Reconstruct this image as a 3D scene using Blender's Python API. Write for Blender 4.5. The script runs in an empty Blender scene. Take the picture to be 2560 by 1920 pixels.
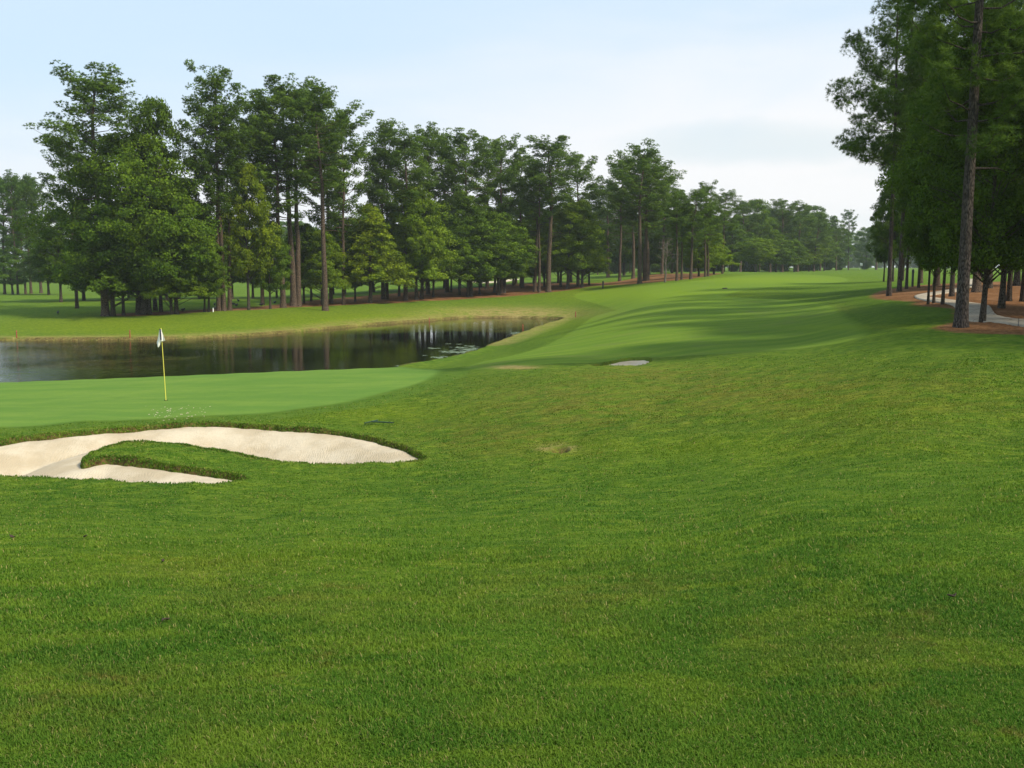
import bpy, math, random
import numpy as np
from mathutils import Vector
PI = math.pi
R = math.radians
SC = bpy.context.scene
COL = SC.collection
rng = np.random.default_rng(7)
random.seed(7)

# ------------------------------------------------------------------ camera model (photo pixels 2560 x 1920)
F, CX, CY, HV, EYE = 2500.0, 1280.0, 960.0, 668.0, 1.7
TH = math.atan((CY - HV) / F)
cT, sT = math.cos(TH), math.sin(TH)

def ray(u, v):
    """direction with y = 1"""
    a = (u - CX) / F; b = (CY - v) / F
    dx, dy, dz = a, cT + b * sT, -sT + b * cT
    return dx / dy, dz / dy

def proj(x, y, z):
    d = y * cT - (z - EYE) * sT
    up = y * sT + (z - EYE) * cT
    return CX + F * x / d, CY - F * up / d

# ------------------------------------------------------------------ terrain: thin plate surface through measured points (u, v, distance)
CP = []
def cp(u, v, Y):
    a, b = ray(u, v); CP.append((a * Y, Y, EYE + b * Y))
def cz(u, Y, z):
    CP.append(((u - CX) / F * Y, Y, z))
for u in (-300, 500, 1280, 2000, 2860):
    cz(u, 2.2, 0.02); cz(u, 3.6, -0.02)
    cz(u, 6.0, -0.30 if u < 1700 else -0.18)
for u, z in ((-400, -1.0), (200, -1.0), (800, -.98), (1400, -.9), (2000, -.62), (2600, -.42), (3000, -.3)): cz(u, 10, z)
for u, z in ((-500, -2.05), (0, -2.1), (600, -2.15), (1000, -2.1)): cz(u, 17, z)
cz(1400, 19.5, -2.0); cz(1700, 18.5, -1.75); cz(2000, 17, -1.42); cz(2560, 16, -1.15); cz(2900, 16, -.9); cz(1100, 20.5, -2.2); cz(1350, 15, -1.72)
for u in (-500, -100, 200, 500, 800):
    cz(u, 20.5, -2.25); cz(u, 25, -2.13)
cz(1040, 25, -2.15)
for u in range(-700, 1001, 100):
    Yc = 35.2 + .0038 * u; vc = 957 - .041 * u; a_, b_ = ray(u, vc); zc = EYE + b_ * Yc
    for dY, dz in ((-5, .03), (-2.5, .03), (0, 0), (2, -.22), (4, -.62), (7, -1.25)): CP.append((a_ * (Yc + dY), Yc + dY, zc + dz))
for u in (-600, -200, 200, 600): cz(u, 47, -3.95)
cz(900, 48, -3.8)
cp(1150, 922, 40); cp(1200, 900, 47.5); cp(1300, 870, 58); cp(1400, 830, 73); cp(1500, 792, 94); cp(1500, 772, 108)
cp(1400, 930, 30); cp(1550, 921, 30.5); cp(1250, 960, 29); cp(1500, 912, 36.5); cp(1600, 905, 36.5)
cp(1500, 880, 42); cp(1500, 850, 50); cp(1600, 880, 39.5); cp(1600, 820, 54); cp(1600, 760, 80); cp(1600, 730, 105); cp(1600, 709, 138); cp(1650, 690, 170); cp(1680, 679, 192); cp(1850, 678, 190)
cp(1850, 930, 26.5); cp(1850, 850, 41); cp(1800, 745, 85); cp(1900, 716, 98)
cp(2000, 908, 27); cp(2000, 850, 38); cp(2000, 800, 51); cp(2000, 752, 76); cp(2050, 715, 97); cp(2100, 703, 122); cp(2000, 684, 195); cp(2150, 680, 200)
cp(2300, 880, 25.5); cp(2560, 868, 25); cp(2402, 818, 32); cp(2560, 818, 32); cp(2300, 800, 36); cp(2452, 804, 35); cp(2480, 775, 40)
cp(2222, 739, 57); cp(2320, 760, 45); cp(2400, 735, 56); cp(2560, 750, 48); cp(2560, 720, 66); cp(2270, 716, 80); cp(2300, 700, 100); cp(2300, 686, 140); cp(2560, 700, 100); cp(2900, 780, 40)
cp(1600, 681, 300); cp(2100, 676, 300); cp(2100, 670.5, 520); cp(2500, 676, 300); cp(1900, 682, 250)
cp(100, 838, 80.5); cp(100, 820, 85); cp(100, 800, 92); cp(100, 787, 97); cp(-300, 845, 78); cp(-300, 800, 92)
cp(400, 836, 81); cp(400, 810, 88); cp(350, 788, 97)
cp(700, 825, 87); cp(700, 800, 94); cp(700, 770, 106); cp(550, 779, 100)
cp(1000, 789, 104.8); cp(1000, 772, 112); cp(926, 758, 118); cp(1050, 750, 122)
cp(1200, 777, 115.5); cp(1200, 765, 119); cp(1200, 744, 130)
cp(1420, 780, 114.5); cp(1420, 765, 119); cp(1371, 731, 138); cp(1450, 720, 143)
cp(100, 765, 115); cp(100, 738, 165); cp(50, 722, 230); cp(0, 706, 300); cp(500, 706, 300); cp(1000, 694, 300)
cp(700, 748, 140); cp(700, 722, 200); cp(1000, 738, 138); cp(1000, 715, 185); cp(1300, 708, 170); cp(1300, 692, 240); cp(1500, 700, 180)
for u in (-600, 300, 1280, 2100, 3000): cz(u, 800, 1.2); cz(u, 3000, 1.0)
CP = np.array(CP)
KA = 4.0
PHM = 0.60
def warp(x, y):
    r = np.hypot(x, y); ph = np.clip(np.arctan2(x, y), -PHM, PHM)
    return ph * KA, np.log(np.clip(r, 2.0, 3000.0))
def _k(r2):
    return 0.5 * r2 * np.log(r2 + 1e-12)
wa, wb = warp(CP[:, 0], CP[:, 1])
n = len(CP)
K = _k((wa[:, None] - wa) ** 2 + (wb[:, None] - wb) ** 2) + np.diag(np.where((CP[:, 1] > 42) & (CP[:, 1] < 260) & (CP[:, 0] / CP[:, 1] > .06), .06, .004))
P_ = np.c_[np.ones(n), wa, wb]
A = np.zeros((n + 3, n + 3)); A[:n, :n] = K; A[:n, n:] = P_; A[n:, :n] = P_.T
SOL = np.linalg.solve(A, np.r_[CP[:, 2], 0, 0, 0])

def smooth(a, b, x):
    t = np.clip((x - a) / (b - a), 0, 1); return t * t * (3 - 2 * t)
def vnoise(x, y, s=0):
    xi, yi = np.floor(x).astype(np.int64), np.floor(y).astype(np.int64)
    fx, fy = x - xi, y - yi
    fx = fx * fx * (3 - 2 * fx); fy = fy * fy * (3 - 2 * fy)
    def h(i, j):
        n_ = (i * 374761393 + j * 668265263 + s * 974634777) & 0x7fffffff
        n_ = ((n_ ^ (n_ >> 13)) * 1274126177) & 0x7fffffff
        return (n_ & 0xffff) / 65535.0
    return (h(xi, yi) * (1 - fx) + h(xi + 1, yi) * fx) * (1 - fy) + (h(xi, yi + 1) * (1 - fx) + h(xi + 1, yi + 1) * fx) * fy

def base_z(x, y):
    x = np.asarray(x, float); y = np.asarray(y, float)
    shp = x.shape; x = x.ravel(); y = y.ravel()
    out = np.empty(len(x))
    for i in range(0, len(x), 60000):
        a, b = warp(x[i:i + 60000], y[i:i + 60000])
        k = _k((a[:, None] - wa) ** 2 + (b[:, None] - wb) ** 2)
        out[i:i + 60000] = k @ SOL[:n] + SOL[n] + SOL[n + 1] * a + SOL[n + 2] * b
    ph = np.abs(np.arctan2(x, y)); t = smooth(0.75, 2.2, ph)
    out = out * (1 - t) + 0.0 * t
    r = np.hypot(x, y)
    out += (vnoise(x * .22, y * .22, 1) - .5) * 0.07 * smooth(3, 12, r) * (1 - .75 * smooth(22, 45, r)) + (vnoise(x * 1.1, y * 1.1, 2) - .5) * 0.025 * smooth(2, 8, r) * (1 - smooth(20, 40, r))
    return out.reshape(shp)

def hit(pts):
    """photo pixels -> world xy on the base surface"""
    pts = np.array(pts, float); res = []
    Ys = np.exp(np.linspace(math.log(2.2), math.log(900), 1500))
    for u, v in pts:
        a, b = ray(u, v)
        z = base_z(a * Ys, Ys); line = EYE + b * Ys
        below = np.nonzero(line < z)[0]
        if len(below) == 0: Y = 400.0
        else:
            i = max(below[0], 1)
            f0, f1 = line[i - 1] - z[i - 1], line[i] - z[i]
            Y = Ys[i - 1] + (Ys[i] - Ys[i - 1]) * f0 / (f0 - f1 + 1e-9)
        res.append((a * Y, Y))
    return np.array(res)
def hit_plane(pts, z):
    out = []
    for u, v in pts:
        a, b = ray(u, v); Y = (z - EYE) / b; out.append((a * Y, Y))
    return np.array(out)

def chaikin(p, k=2):
    for _ in range(k):
        q = np.roll(p, -1, 0)
        p = np.stack([p * .75 + q * .25, p * .25 + q * .75], 1).reshape(-1, 2)
    return p
def sdf(poly, x, y, far=8.0):
    """signed distance, negative inside, clipped to far"""
    x = np.asarray(x, float); y = np.asarray(y, float)
    out = np.full(x.shape, float(far))
    m = (x > poly[:, 0].min() - far) & (x < poly[:, 0].max() + far) & (y > poly[:, 1].min() - far) & (y < poly[:, 1].max() + far)
    px, py = x[m], y[m]
    if len(px) == 0: return out
    d2 = np.full(px.shape, 1e9); ins = np.zeros(px.shape, bool)
    for i in range(len(poly)):
        ax, ay = poly[i - 1]; bx, by = poly[i]
        ex, ey = bx - ax, by - ay; L = ex * ex + ey * ey + 1e-12
        t = np.clip(((px - ax) * ex + (py - ay) * ey) / L, 0, 1)
        d2 = np.minimum(d2, (px - ax - t * ex) ** 2 + (py - ay - t * ey) ** 2)
        c = ((ay > py) != (by > py))
        if ay != by: ins ^= c & (px < (bx - ax) * (py - ay) / (by - ay) + ax)
    d = np.sqrt(d2); d[ins] *= -1
    out[m] = np.minimum(d, far); return out

# ------------------------------------------------------------------ traced outlines
WZ = -4.0
POND = np.vstack([hit_plane([(-900, 850), (-300, 853), (0, 852), (200, 851), (411, 849), (560, 844), (669, 837), (830, 823), (930, 813), (1000, 808), (1070, 804), (1120, 798), (1171, 795), (1290, 795), (1390, 797), (1410, 799),
     (1390, 805), (1338, 822), (1250, 857), (1171, 889), (1110, 903), (1040, 914)], WZ),
    np.array([(-7, 54), (-12, 48), (-18, 46), (-26, 45), (-40, 44.5), (-60, 45)])])
POND = chaikin(POND, 1)
BUNKER = chaikin(hit([(-260, 1180), (-200, 1140), (-100, 1118), (0, 1108), (50, 1098), (150, 1090), (348, 1071), (497, 1060), (597, 1063), (746, 1073), (870, 1087), (945, 1102), (1020, 1126), (1060, 1148),
     (1044, 1157), (970, 1162), (845, 1162), (746, 1161), (697, 1157), (622, 1144), (547, 1132), (448, 1120), (373, 1109), (323, 1109), (273, 1118), (229, 1137), (204, 1156),
     (210, 1164), (235, 1155), (280, 1150), (373, 1162), (448, 1173), (547, 1187), (618, 1200),
     (590, 1208), (497, 1213), (348, 1210), (250, 1205), (150, 1199), (0, 1189), (-150, 1186)]), 2)
BUNKER2 = chaikin(np.array([hit([(1462, 915)])[0], hit([(1520, 911)])[0] + (0, .5), hit([(1570, 903)])[0] + (0, .9), hit([(1615, 902)])[0] + (0, 1.1), hit([(1618, 904)])[0] + (.2, .5), hit([(1608, 915)])[0], hit([(1540, 917)])[0]]), 2)
GREEN = np.vstack([hit([(1092, 931), (1075, 945), (1044, 959), (945, 984), (845, 1009), (746, 1021), (636, 1034), (497, 1040), (398, 1044), (200, 1052), (0, 1066), (-400, 1090)]),
    np.array([(-24, 29), (-25, 35), (-18, 38.5), (-10, 40.3), (-5, 41.2), (-3, 40.6)])])
GREEN = chaikin(GREEN, 2)
FAIR = chaikin(np.vstack([hit([(1140, 924), (1178, 911), (1298, 886), (1377, 859), (1427, 834), (1452, 814), (1477, 794), (1512, 782), (1556, 772), (1500, 755), (1420, 740), (1480, 724), (1620, 714), (1720, 705), (1830, 692), (1900, 686)]),
    hit([(2010, 686), (2110, 692), (2130, 703), (2040, 712), (1900, 719), (1840, 730), (1800, 741), (1850, 744), (1960, 748), (2060, 756), (2096, 768), (2105, 790), (2150, 812), (2175, 835), (2120, 856), (1990, 872), (1835, 884), (1700, 890), (1610, 898), (1480, 905), (1300, 918), (1200, 924)])]), 2)
STRAW_L = chaikin(hit([(250, 786), (350, 781), (440, 778), (560, 771), (680, 765), (760, 752), (830, 747), (960, 735), (1100, 724), (1200, 718), (1290, 709), (1380, 706), (1500, 708), (1560, 702), (1600, 692), (1640, 685), (1740, 684), (1812, 683),
     (1790, 687), (1733, 697), (1668, 703), (1593, 710), (1489, 713), (1440, 724), (1350, 733), (1200, 745), (1050, 754), (900, 760), (745, 767), (680, 773), (560, 777), (440, 785), (350, 790), (300, 791)]), 2)
STRAW_R = chaikin(hit([(2173, 743), (2185, 733), (2215, 724), (2260, 718), (2300, 713), (2420, 707), (2560, 702), (3100, 700), (3300, 900), (2850, 858), (2560, 839), (2512, 836), (2440, 833), (2399, 830), (2350, 826), (2327, 821), (2345, 814),
     (2385, 806), (2392, 785), (2385, 772), (2340, 768), (2300, 766), (2276, 761), (2292, 755), (2230, 751), (2190, 748)]), 1)
pathA = hit([(2440, 698), (2441, 710), (2428, 720), (2390, 731), (2350, 736), (2318, 740), (2322, 744), (2363, 749), (2417, 757), (2444, 760), (2465, 763), (2476, 769), (2482, 781), (2490, 790), (2512, 796), (2560, 800), (2700, 812), (3000, 840)])
pathB = hit([(2424, 698), (2422, 708), (2400, 720), (2350, 729), (2308, 735), (2284, 741), (2292, 748), (2330, 755), (2378, 762), (2391, 772), (2402, 788), (2416, 801), (2432, 804), (2451, 805), (2510, 809), (2560, 818), (2700, 836), (3000, 880)])
def resample(p, k):
    d = np.r_[0, np.cumsum(np.hypot(*np.diff(p, axis=0).T))]
    t = np.linspace(0, d[-1], k)
    return np.c_[np.interp(t, d, p[:, 0]), np.interp(t, d, p[:, 1])]
def smoothline(p, k=3):
    for _ in range(k):
        q = np.vstack([p[:1], p[:-1] * .25 + p[1:] * .75, p[-1:]]); p2 = np.vstack([p[:-1] * .75 + p[1:] * .25]);
        o = [p[0]]
        for i in range(len(p) - 1): o += [p[i] * .75 + p[i + 1] * .25, p[i] * .25 + p[i + 1] * .75]
        p = np.array(o + [p[-1]])
    return p
def bysame(a, b, k=90):
    ia = np.linspace(0, len(a) - 1, k); f = lambda p: np.c_[np.interp(ia, range(len(p)), p[:, 0]), np.interp(ia, range(len(p)), p[:, 1])]
    a, b = f(a), f(b)
    for _ in range(3):
        a[1:-1] = a[1:-1] * .5 + (a[:-2] + a[2:]) * .25; b[1:-1] = b[1:-1] * .5 + (b[:-2] + b[2:]) * .25
    return a, b
PA, PB = bysame(pathA, pathB)
FARB = hit([(1172, 703), (1210, 706), (1250, 706), (1285, 700), (1292, 697), (1262, 698), (1240, 702), (1200, 702)])
FARB = np.array([FARB.mean(0) + (p - FARB.mean(0)) * 1.25 for p in FARB])

def sand_z(x, y, zb, d, depth, L):
    return zb - 0.07 - depth * smooth(0, L, -d)
BK = [(BUNKER, 0.80, 3.0), (BUNKER2, 0.35, 1.0), (FARB, .3, 3.0)]
TG = hit([(400, 1140)])[0]
def ground(x, y):
    zb = base_z(x, y); z = zb.copy()
    rr = np.hypot(x, y); near = (rr > 8) & (rr < 48) & (y > 0)
    tf = np.zeros(len(x)); xn, yn = x[near], y[near]
    mk = smooth(.3, 2.5, sdf(GREEN, xn, yn, 5)) * smooth(.2, 2., sdf(FAIR, xn, yn, 5))
    tf[near] = mk * smooth(8, 18, rr[near]) * (1 - smooth(38, 48, rr[near])) * ((vnoise(xn * 1.5, yn * 2.1, 31) - .5) * .055 + (vnoise(xn * 4.1, yn * 5.2, 32) - .5) * .030)
    z = z + tf
    z = z + .09 * np.exp(-((x - TG[0]) / 1.3) ** 2 - ((y - TG[1]) / .9) ** 2)
    d = sdf(POND, x, y, 12)
    d = d + (vnoise(x * .8, y * .8, 5) - .5) * .5 * (d < 8)
    t = smooth(0.0, 3.4, d)
    out = np.maximum((WZ + 0.24) * (1 - t) + z * t, WZ + .1)
    step = smooth(-0.12, 0.12, d)
    ins = WZ - 0.12 - 0.25 * np.clip(-d, 0, 6)
    z = np.where(d < 11, ins * (1 - step) + out * step, z)
    for poly, dep, L in BK:
        db = sdf(poly, x, y, 4.0)
        dj = db + .13 * np.exp(-((x - TG[0]) / 2.6) ** 2 - ((y - TG[1]) / 1.3) ** 2) + (vnoise(x * 5, y * 5, 9) - .5) * (.07 if poly is BUNKER else 0)
        s = smooth(-.05, .10, dj)
        lip = smooth(.9, .0, np.abs(db)) * 0.05
        inner = sand_z(x, y, zb, db, dep, L) - .12
        z = np.where(db < 3.5, inner * (1 - s) + (z + lip) * s, z)
    return z, zb

# ------------------------------------------------------------------ helpers
def mesh_np(name, v, f, mat=None, parent=None, attrs=None, smooth_sh=True, link=True, normals=None):
    me = bpy.data.meshes.new(name)
    v = np.ascontiguousarray(v, np.float32); f = np.ascontiguousarray(f, np.int32)
    k = f.shape[1]
    me.vertices.add(len(v)); me.vertices.foreach_set('co', v.ravel())
    me.loops.add(f.size); me.loops.foreach_set('vertex_index', f.ravel())
    me.polygons.add(len(f)); me.polygons.foreach_set('loop_start', np.arange(0, f.size, k, dtype=np.int32))
    me.polygons.foreach_set('loop_total', np.full(len(f), k, np.int32))
    me.polygons.foreach_set('use_smooth', np.full(len(f), smooth_sh, bool))
    me.update(calc_edges=True)
    if attrs:
        for nme, a in attrs.items():
            at = me.attributes.new(nme, 'FLOAT', 'POINT'); at.data.foreach_set('value', np.ascontiguousarray(a, np.float32))
    if normals is not None:
        at = me.attributes.new('custom_normal', 'FLOAT_VECTOR', 'POINT'); at.data.foreach_set('vector', np.ascontiguousarray(normals, np.float32).ravel()); me.update()
    if mat: me.materials.append(mat)
    if not link: return me
    o = bpy.data.objects.new(name, me); COL.objects.link(o); o.parent = parent
    return o
def tag(o, label=None, cat=None, group=None, kind=None):
    if label: o['label'] = label
    if cat: o['category'] = cat
    if group: o['group'] = group
    if kind: o['kind'] = kind
    return o
def empty(name, loc, rz=0):
    o = bpy.data.objects.new(name, None); COL.objects.link(o); o.location = loc; o.rotation_euler = (0, 0, rz); o.empty_display_size = .3
    return o

class NT:
    def __init__(s, tree): s.t = tree; s.t.nodes.clear()
    def n(s, typ, _in=None, **kw):
        nd = s.t.nodes.new(typ)
        for k, v in kw.items(): setattr(nd, k, v)
        if _in:
            for k, v in _in.items():
                if isinstance(v, bpy.types.NodeSocket): s.t.links.new(v, nd.inputs[k])
                else: nd.inputs[k].default_value = v
        return nd
    def noise(s, vec, scale, detail=3, rough=.55, dist=0):
        return s.n('ShaderNodeTexNoise', {'Vector': vec, 'Scale': scale, 'Detail': detail, 'Roughness': rough, 'Distortion': dist}).outputs[0]
    def mapr(s, val, a, b, c=0., d=1., smooth=True):
        return s.n('ShaderNodeMapRange', {'Value': val, 'From Min': a, 'From Max': b, 'To Min': c, 'To Max': d}, interpolation_type='SMOOTHSTEP' if smooth else 'LINEAR').outputs[0]
    def mix(s, fac, a, b):
        nd = s.t.nodes.new('ShaderNodeMix'); nd.data_type = 'RGBA'
        for i, v in ((0, fac), (6, a), (7, b)):
            if isinstance(v, bpy.types.NodeSocket): s.t.links.new(v, nd.inputs[i])
            else: nd.inputs[i].default_value = v if i == 0 else (v + (1,) if len(v) == 3 else v)
        return nd.outputs[2]
    def m(s, op, a, b=0.):
        nd = s.t.nodes.new('ShaderNodeMath'); nd.operation = op
        for i, v in ((0, a), (1, b)):
            if isinstance(v, bpy.types.NodeSocket): s.t.links.new(v, nd.inputs[i])
            else: nd.inputs[i].default_value = v
        return nd.outputs[0]
    def attr(s, name): return s.n('ShaderNodeAttribute', attribute_name=name).outputs['Fac']
    def scalev(s, vec, sc):
        return s.n('ShaderNodeMapping', {'Vector': vec, 'Scale': sc}).outputs[0]
    def pos(s): return s.n('ShaderNodeNewGeometry').outputs['Position']
    def out(s, sh): s.n('ShaderNodeOutputMaterial', {'Surface': sh})
    def bump(s, h, strength, dist): return s.n('ShaderNodeBump', {'Height': h, 'Strength': strength, 'Distance': dist}).outputs[0]
def newmat(name):
    m = bpy.data.materials.new(name); m.use_nodes = True; return m, NT(m.node_tree)
def simple(name, col, rough=.6, var=.25, scale=20, metal=0, bump=0.0):
    m, t = newmat(name)
    p = t.n('ShaderNodeTexCoord').outputs['Object']
    nz = t.noise(p, scale, 4)
    c = t.mix(t.mapr(nz, .3, .7), tuple(x * (1 - var) for x in col), tuple(min(1, x * (1 + var)) for x in col))
    kw = {'Base Color': c, 'Roughness': rough, 'Metallic': metal}
    if bump: kw['Normal'] = t.bump(nz, .6, bump)
    t.out(t.n('ShaderNodeBsdfPrincipled', kw).outputs[0]); return m

# ------------------------------------------------------------------ materials
def rough_grass_colour(t, p, far=False):
    """living grass with dry, dark and yellow patches; some sun and shade painted in"""
    n1 = t.noise(p, .35, 4, .6, .3); n2 = t.noise(t.scalev(p, (1.3, 2.6, 1)), 1.1, 5, .65, .6); n3 = t.noise(p, 5.5, 4, .7)
    dark_green, mid, lite = (.048, .138, .012), (.078, .172, .014), (.130, .218, .018)
    c = t.mix(t.mapr(n1, .40, .58), dark_green, mid)
    c = t.mix(t.mapr(n2, .46, .62), c, lite)
    brown = t.m('MULTIPLY', t.mapr(n3, .53, .70), t.mapr(t.noise(p, .9, 3, .6), .46, .66))
    c = t.mix(t.m('MULTIPLY', brown, .72), c, (.175, .125, .032))
    c = t.mix(t.m('MULTIPLY', t.attr('dark_green'), .85), c, t.mix(t.mapr(n2, .4, .7), (.036, .105, .007), (.066, .145, .009)))  # deeper green rough, with tree shade painted into the colour
    worn = t.m('MULTIPLY', t.attr('worn'), t.mapr(t.noise(t.scalev(p, (1, 1.8, 1)), 1.5, 5, .7, .5), .36, .60))
    c = t.mix(t.m('MULTIPLY', worn, .72), c, (.205, .150, .035))
    c = t.mix(t.m('MULTIPLY', t.attr('yellow'), .75), c, t.mix(t.mapr(n3, .35, .7), (.135, .205, .005), (.225, .275, .007)))  # yellower grass, sunlight painted into the colour
    return c, n3
M = {}
def turf_material():
    m, t = newmat('turf'); p = t.pos()
    c, n3 = rough_grass_colour(t, p)
    fine = t.noise(t.scalev(p, (1, 1.9, 1)), 14, 4, .75)
    tuft = t.noise(t.scalev(p, (1, 2.3, 1)), 3.6, 4, .7, .5)
    c = t.mix(t.mapr(tuft, .34, .68), t.mix(.55, c, (.028, .064, .006)), t.mix(.35, c, (.21, .24, .03)))
    dg, df, ds = t.attr('d_green'), t.attr('d_fair'), t.attr('d_straw')
    wob = t.m('MULTIPLY', t.m('SUBTRACT', t.noise(p, 1.3, 3), .5), .5)
    # worn brownish rough on the mound
    # fairway
    fn = t.noise(t.scalev(p, (.16, 1.0, 1)), .9, 4, .6, .4)
    ff = t.mix(t.mapr(fn, .36, .66), (.104, .178, .017), (.145, .212, .023))
    ff = t.mix(t.m('MULTIPLY', t.mapr(t.noise(p, .45, 4, .6), .5, .72), .45), ff, (.135, .155, .045))
    ff = t.mix(t.mapr(t.noise(t.scalev(p, (1, 2, 1)), 5, 4, .7), .3, .75, 0, .30), ff, (.03, .09, .012))
    st_ = t.n('ShaderNodeTexWave', {'Vector': t.n('ShaderNodeMapping', {'Vector': p, 'Rotation': (0, 0, R(68))}).outputs[0], 'Scale': .16, 'Distortion': 1.2, 'Detail': 2.0, 'Detail Scale': .6}, bands_direction='X').outputs['Fac']
    ff = t.mix(t.mapr(st_, .35, .65, 0, .16), ff, (.060, .130, .012))
    ff = t.mix(t.m('MULTIPLY', t.attr('yellow'), .55), ff, (.165, .240, .012))  # sunlit stretches of fairway painted yellower
    c = t.mix(t.mapr(t.m('ADD', df, t.m('MULTIPLY', wob, .7)), .35, -.35), c, ff)
    # putting green and its collar
    gn = t.noise(t.scalev(p, (.35, 1.2, 1)), .8, 4, .6)
    gg = t.mix(t.mapr(gn, .35, .65), (.098, .185, .030), (.134, .218, .036))
    gg = t.mix(t.mapr(t.noise(p, 6, 4, .7), .3, .8, 0, .22), gg, (.05, .13, .03))
    gs_ = t.n('ShaderNodeTexWave', {'Vector': t.n('ShaderNodeMapping', {'Vector': p, 'Rotation': (0, 0, R(25))}).outputs[0], 'Scale': .30, 'Distortion': .3}, bands_direction='X').outputs['Fac']
    gg = t.mix(t.mapr(gs_, .4, .6, 0, .10), gg, (.075, .165, .025))
    col_ = t.mix(t.mapr(t.noise(p, 2, 3), .3, .7), (.070, .135, .016), (.100, .165, .020))
    c = t.mix(t.mapr(t.m('ADD', dg, t.m('MULTIPLY', wob, .4)), 1.35, 1.05), c, col_)
    c = t.mix(t.mapr(dg, .25, -.18), c, gg)
    # dry grass
    dryn = t.m('MULTIPLY', t.attr('dry'), t.mapr(t.noise(t.scalev(p, (1, 1.6, 1)), .9, 5, .7, .6), .30, .58))
    c = t.mix(t.m('MINIMUM', t.m('MULTIPLY', dryn, 1.2), 1.), c, t.mix(t.mapr(n3, .35, .7), (.200, .165, .050), (.360, .290, .110)))
    # bare dark earth lips
    c = t.mix(t.m('MULTIPLY', t.attr('lip'), t.mapr(fine, .38, .52)), c, t.mix(t.mapr(t.noise(p, 9, 3), .4, .6), (.050, .034, .014), (.13, .085, .035)))
    # pine straw
    sn = t.noise(p, 6, 5, .75); sl = t.noise(p, .5, 4, .6)
    st = t.mix(t.mapr(sn, .35, .68), (.10, .045, .018), (.27, .135, .060))
    st = t.mix(t.mapr(sl, .45, .75, 0, .5), st, (.36, .20, .10))
    edge = t.m('ADD', ds, t.m('MULTIPLY', t.m('SUBTRACT', t.noise(p, 2.2, 5, .7), .5), 1.3))
    c = t.mix(t.mapr(edge, .25, -.25), c, st)
    h = t.m('ADD', t.m('MULTIPLY', tuft, 1.0), t.m('MULTIPLY', fine, .45))
    hs = t.m('MULTIPLY', h, t.mapr(df, -.3, .3, .22, 1.))
    hs = t.m('MULTIPLY', hs, t.mapr(dg, -.1, .4, .10, 1.))
    nr = t.bump(hs, 1.0, .07)
    b = t.n('ShaderNodeBsdfPrincipled', {'Base Color': c, 'Roughness': .95, 'Specular IOR Level': .04, 'Normal': nr})
    t.out(b.outputs[0]); return m
M['turf'] = turf_material()
def blade_material():
    m, t = newmat('grass_blade'); p = t.pos()
    c, _ = rough_grass_colour(t, p)
    a = t.attr('tone')
    c = t.mix(t.mapr(a, .0, .55, .25, 0, False), c, (.038, .092, .008))
    c = t.mix(t.mapr(a, .5, 1., 0, .65, False), c, (.20, .28, .04))
    c = t.mix(t.mapr(a, .955, .965, 0, .75), c, (.36, .29, .12))
    d = t.n('ShaderNodeBsdfPrincipled', {'Base Color': c, 'Roughness': .75, 'Specular IOR Level': .08})
    tr = t.n('ShaderNodeBsdfTranslucent', {'Color': c})
    t.out(t.n('ShaderNodeMixShader', {0: .3, 1: d.outputs[0], 2: tr.outputs[0]}).outputs[0]); return m
M['blade'] = blade_material()
def sand_material():
    m, t = newmat('bunker_sand'); p = t.pos()
    a = t.noise(p, 1.1, 4, .6); b = t.noise(p, 18, 4, .75)
    rake = t.n('ShaderNodeTexWave', {'Vector': p, 'Scale': 5.5, 'Distortion': 7.0, 'Detail': 2.0, 'Detail Scale': 1.2}, bands_direction='X').outputs['Fac']
    c = t.mix(t.mapr(a, .35, .68), (.455, .375, .260), (.575, .495, .370))
    c = t.mix(t.mapr(b, .45, .78, 0, .35), c, (.42, .30, .18))
    h = t.m('ADD', t.m('MULTIPLY', t.m('MULTIPLY', rake, t.mapr(t.noise(p, .7, 3), .4, .65)), .35), t.m('ADD', b, t.m('MULTIPLY', a, 2)))
    t.out(t.n('ShaderNodeBsdfPrincipled', {'Base Color': c, 'Roughness': .95, 'Specular IOR Level': .1, 'Normal': t.bump(h, .55, .05)}).outputs[0]); return m
M['sand'] = sand_material()
def water_material():
    m, t = newmat('pond_water'); p = t.pos()
    n1 = t.noise(t.scalev(p, (1.0, 1.0, 1)), 1.6, 3, .55, .2); n2 = t.noise(t.scalev(p, (1, 1.4, 1)), 6.5, 2, .5)
    big = t.mapr(t.noise(p, .07, 2), .38, .62, .25, 1.)
    h = t.m('MULTIPLY', t.m('ADD', n1, t.m('MULTIPLY', n2, .35)), big)
    sep = t.n('ShaderNodeSeparateXYZ', {'Vector': p}).outputs[0]
    h = t.m('MULTIPLY', h, t.mapr(sep, -12, -30, .5, 1.9))
    t.out(t.n('ShaderNodeBsdfPrincipled', {'Base Color': (.004, .005, .003, 1), 'Roughness': .012, 'IOR': 1.33, 'Specular IOR Level': .5, 'Normal': t.bump(h, .55, .045)}).outputs[0]); return m
M['water'] = water_material()
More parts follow.
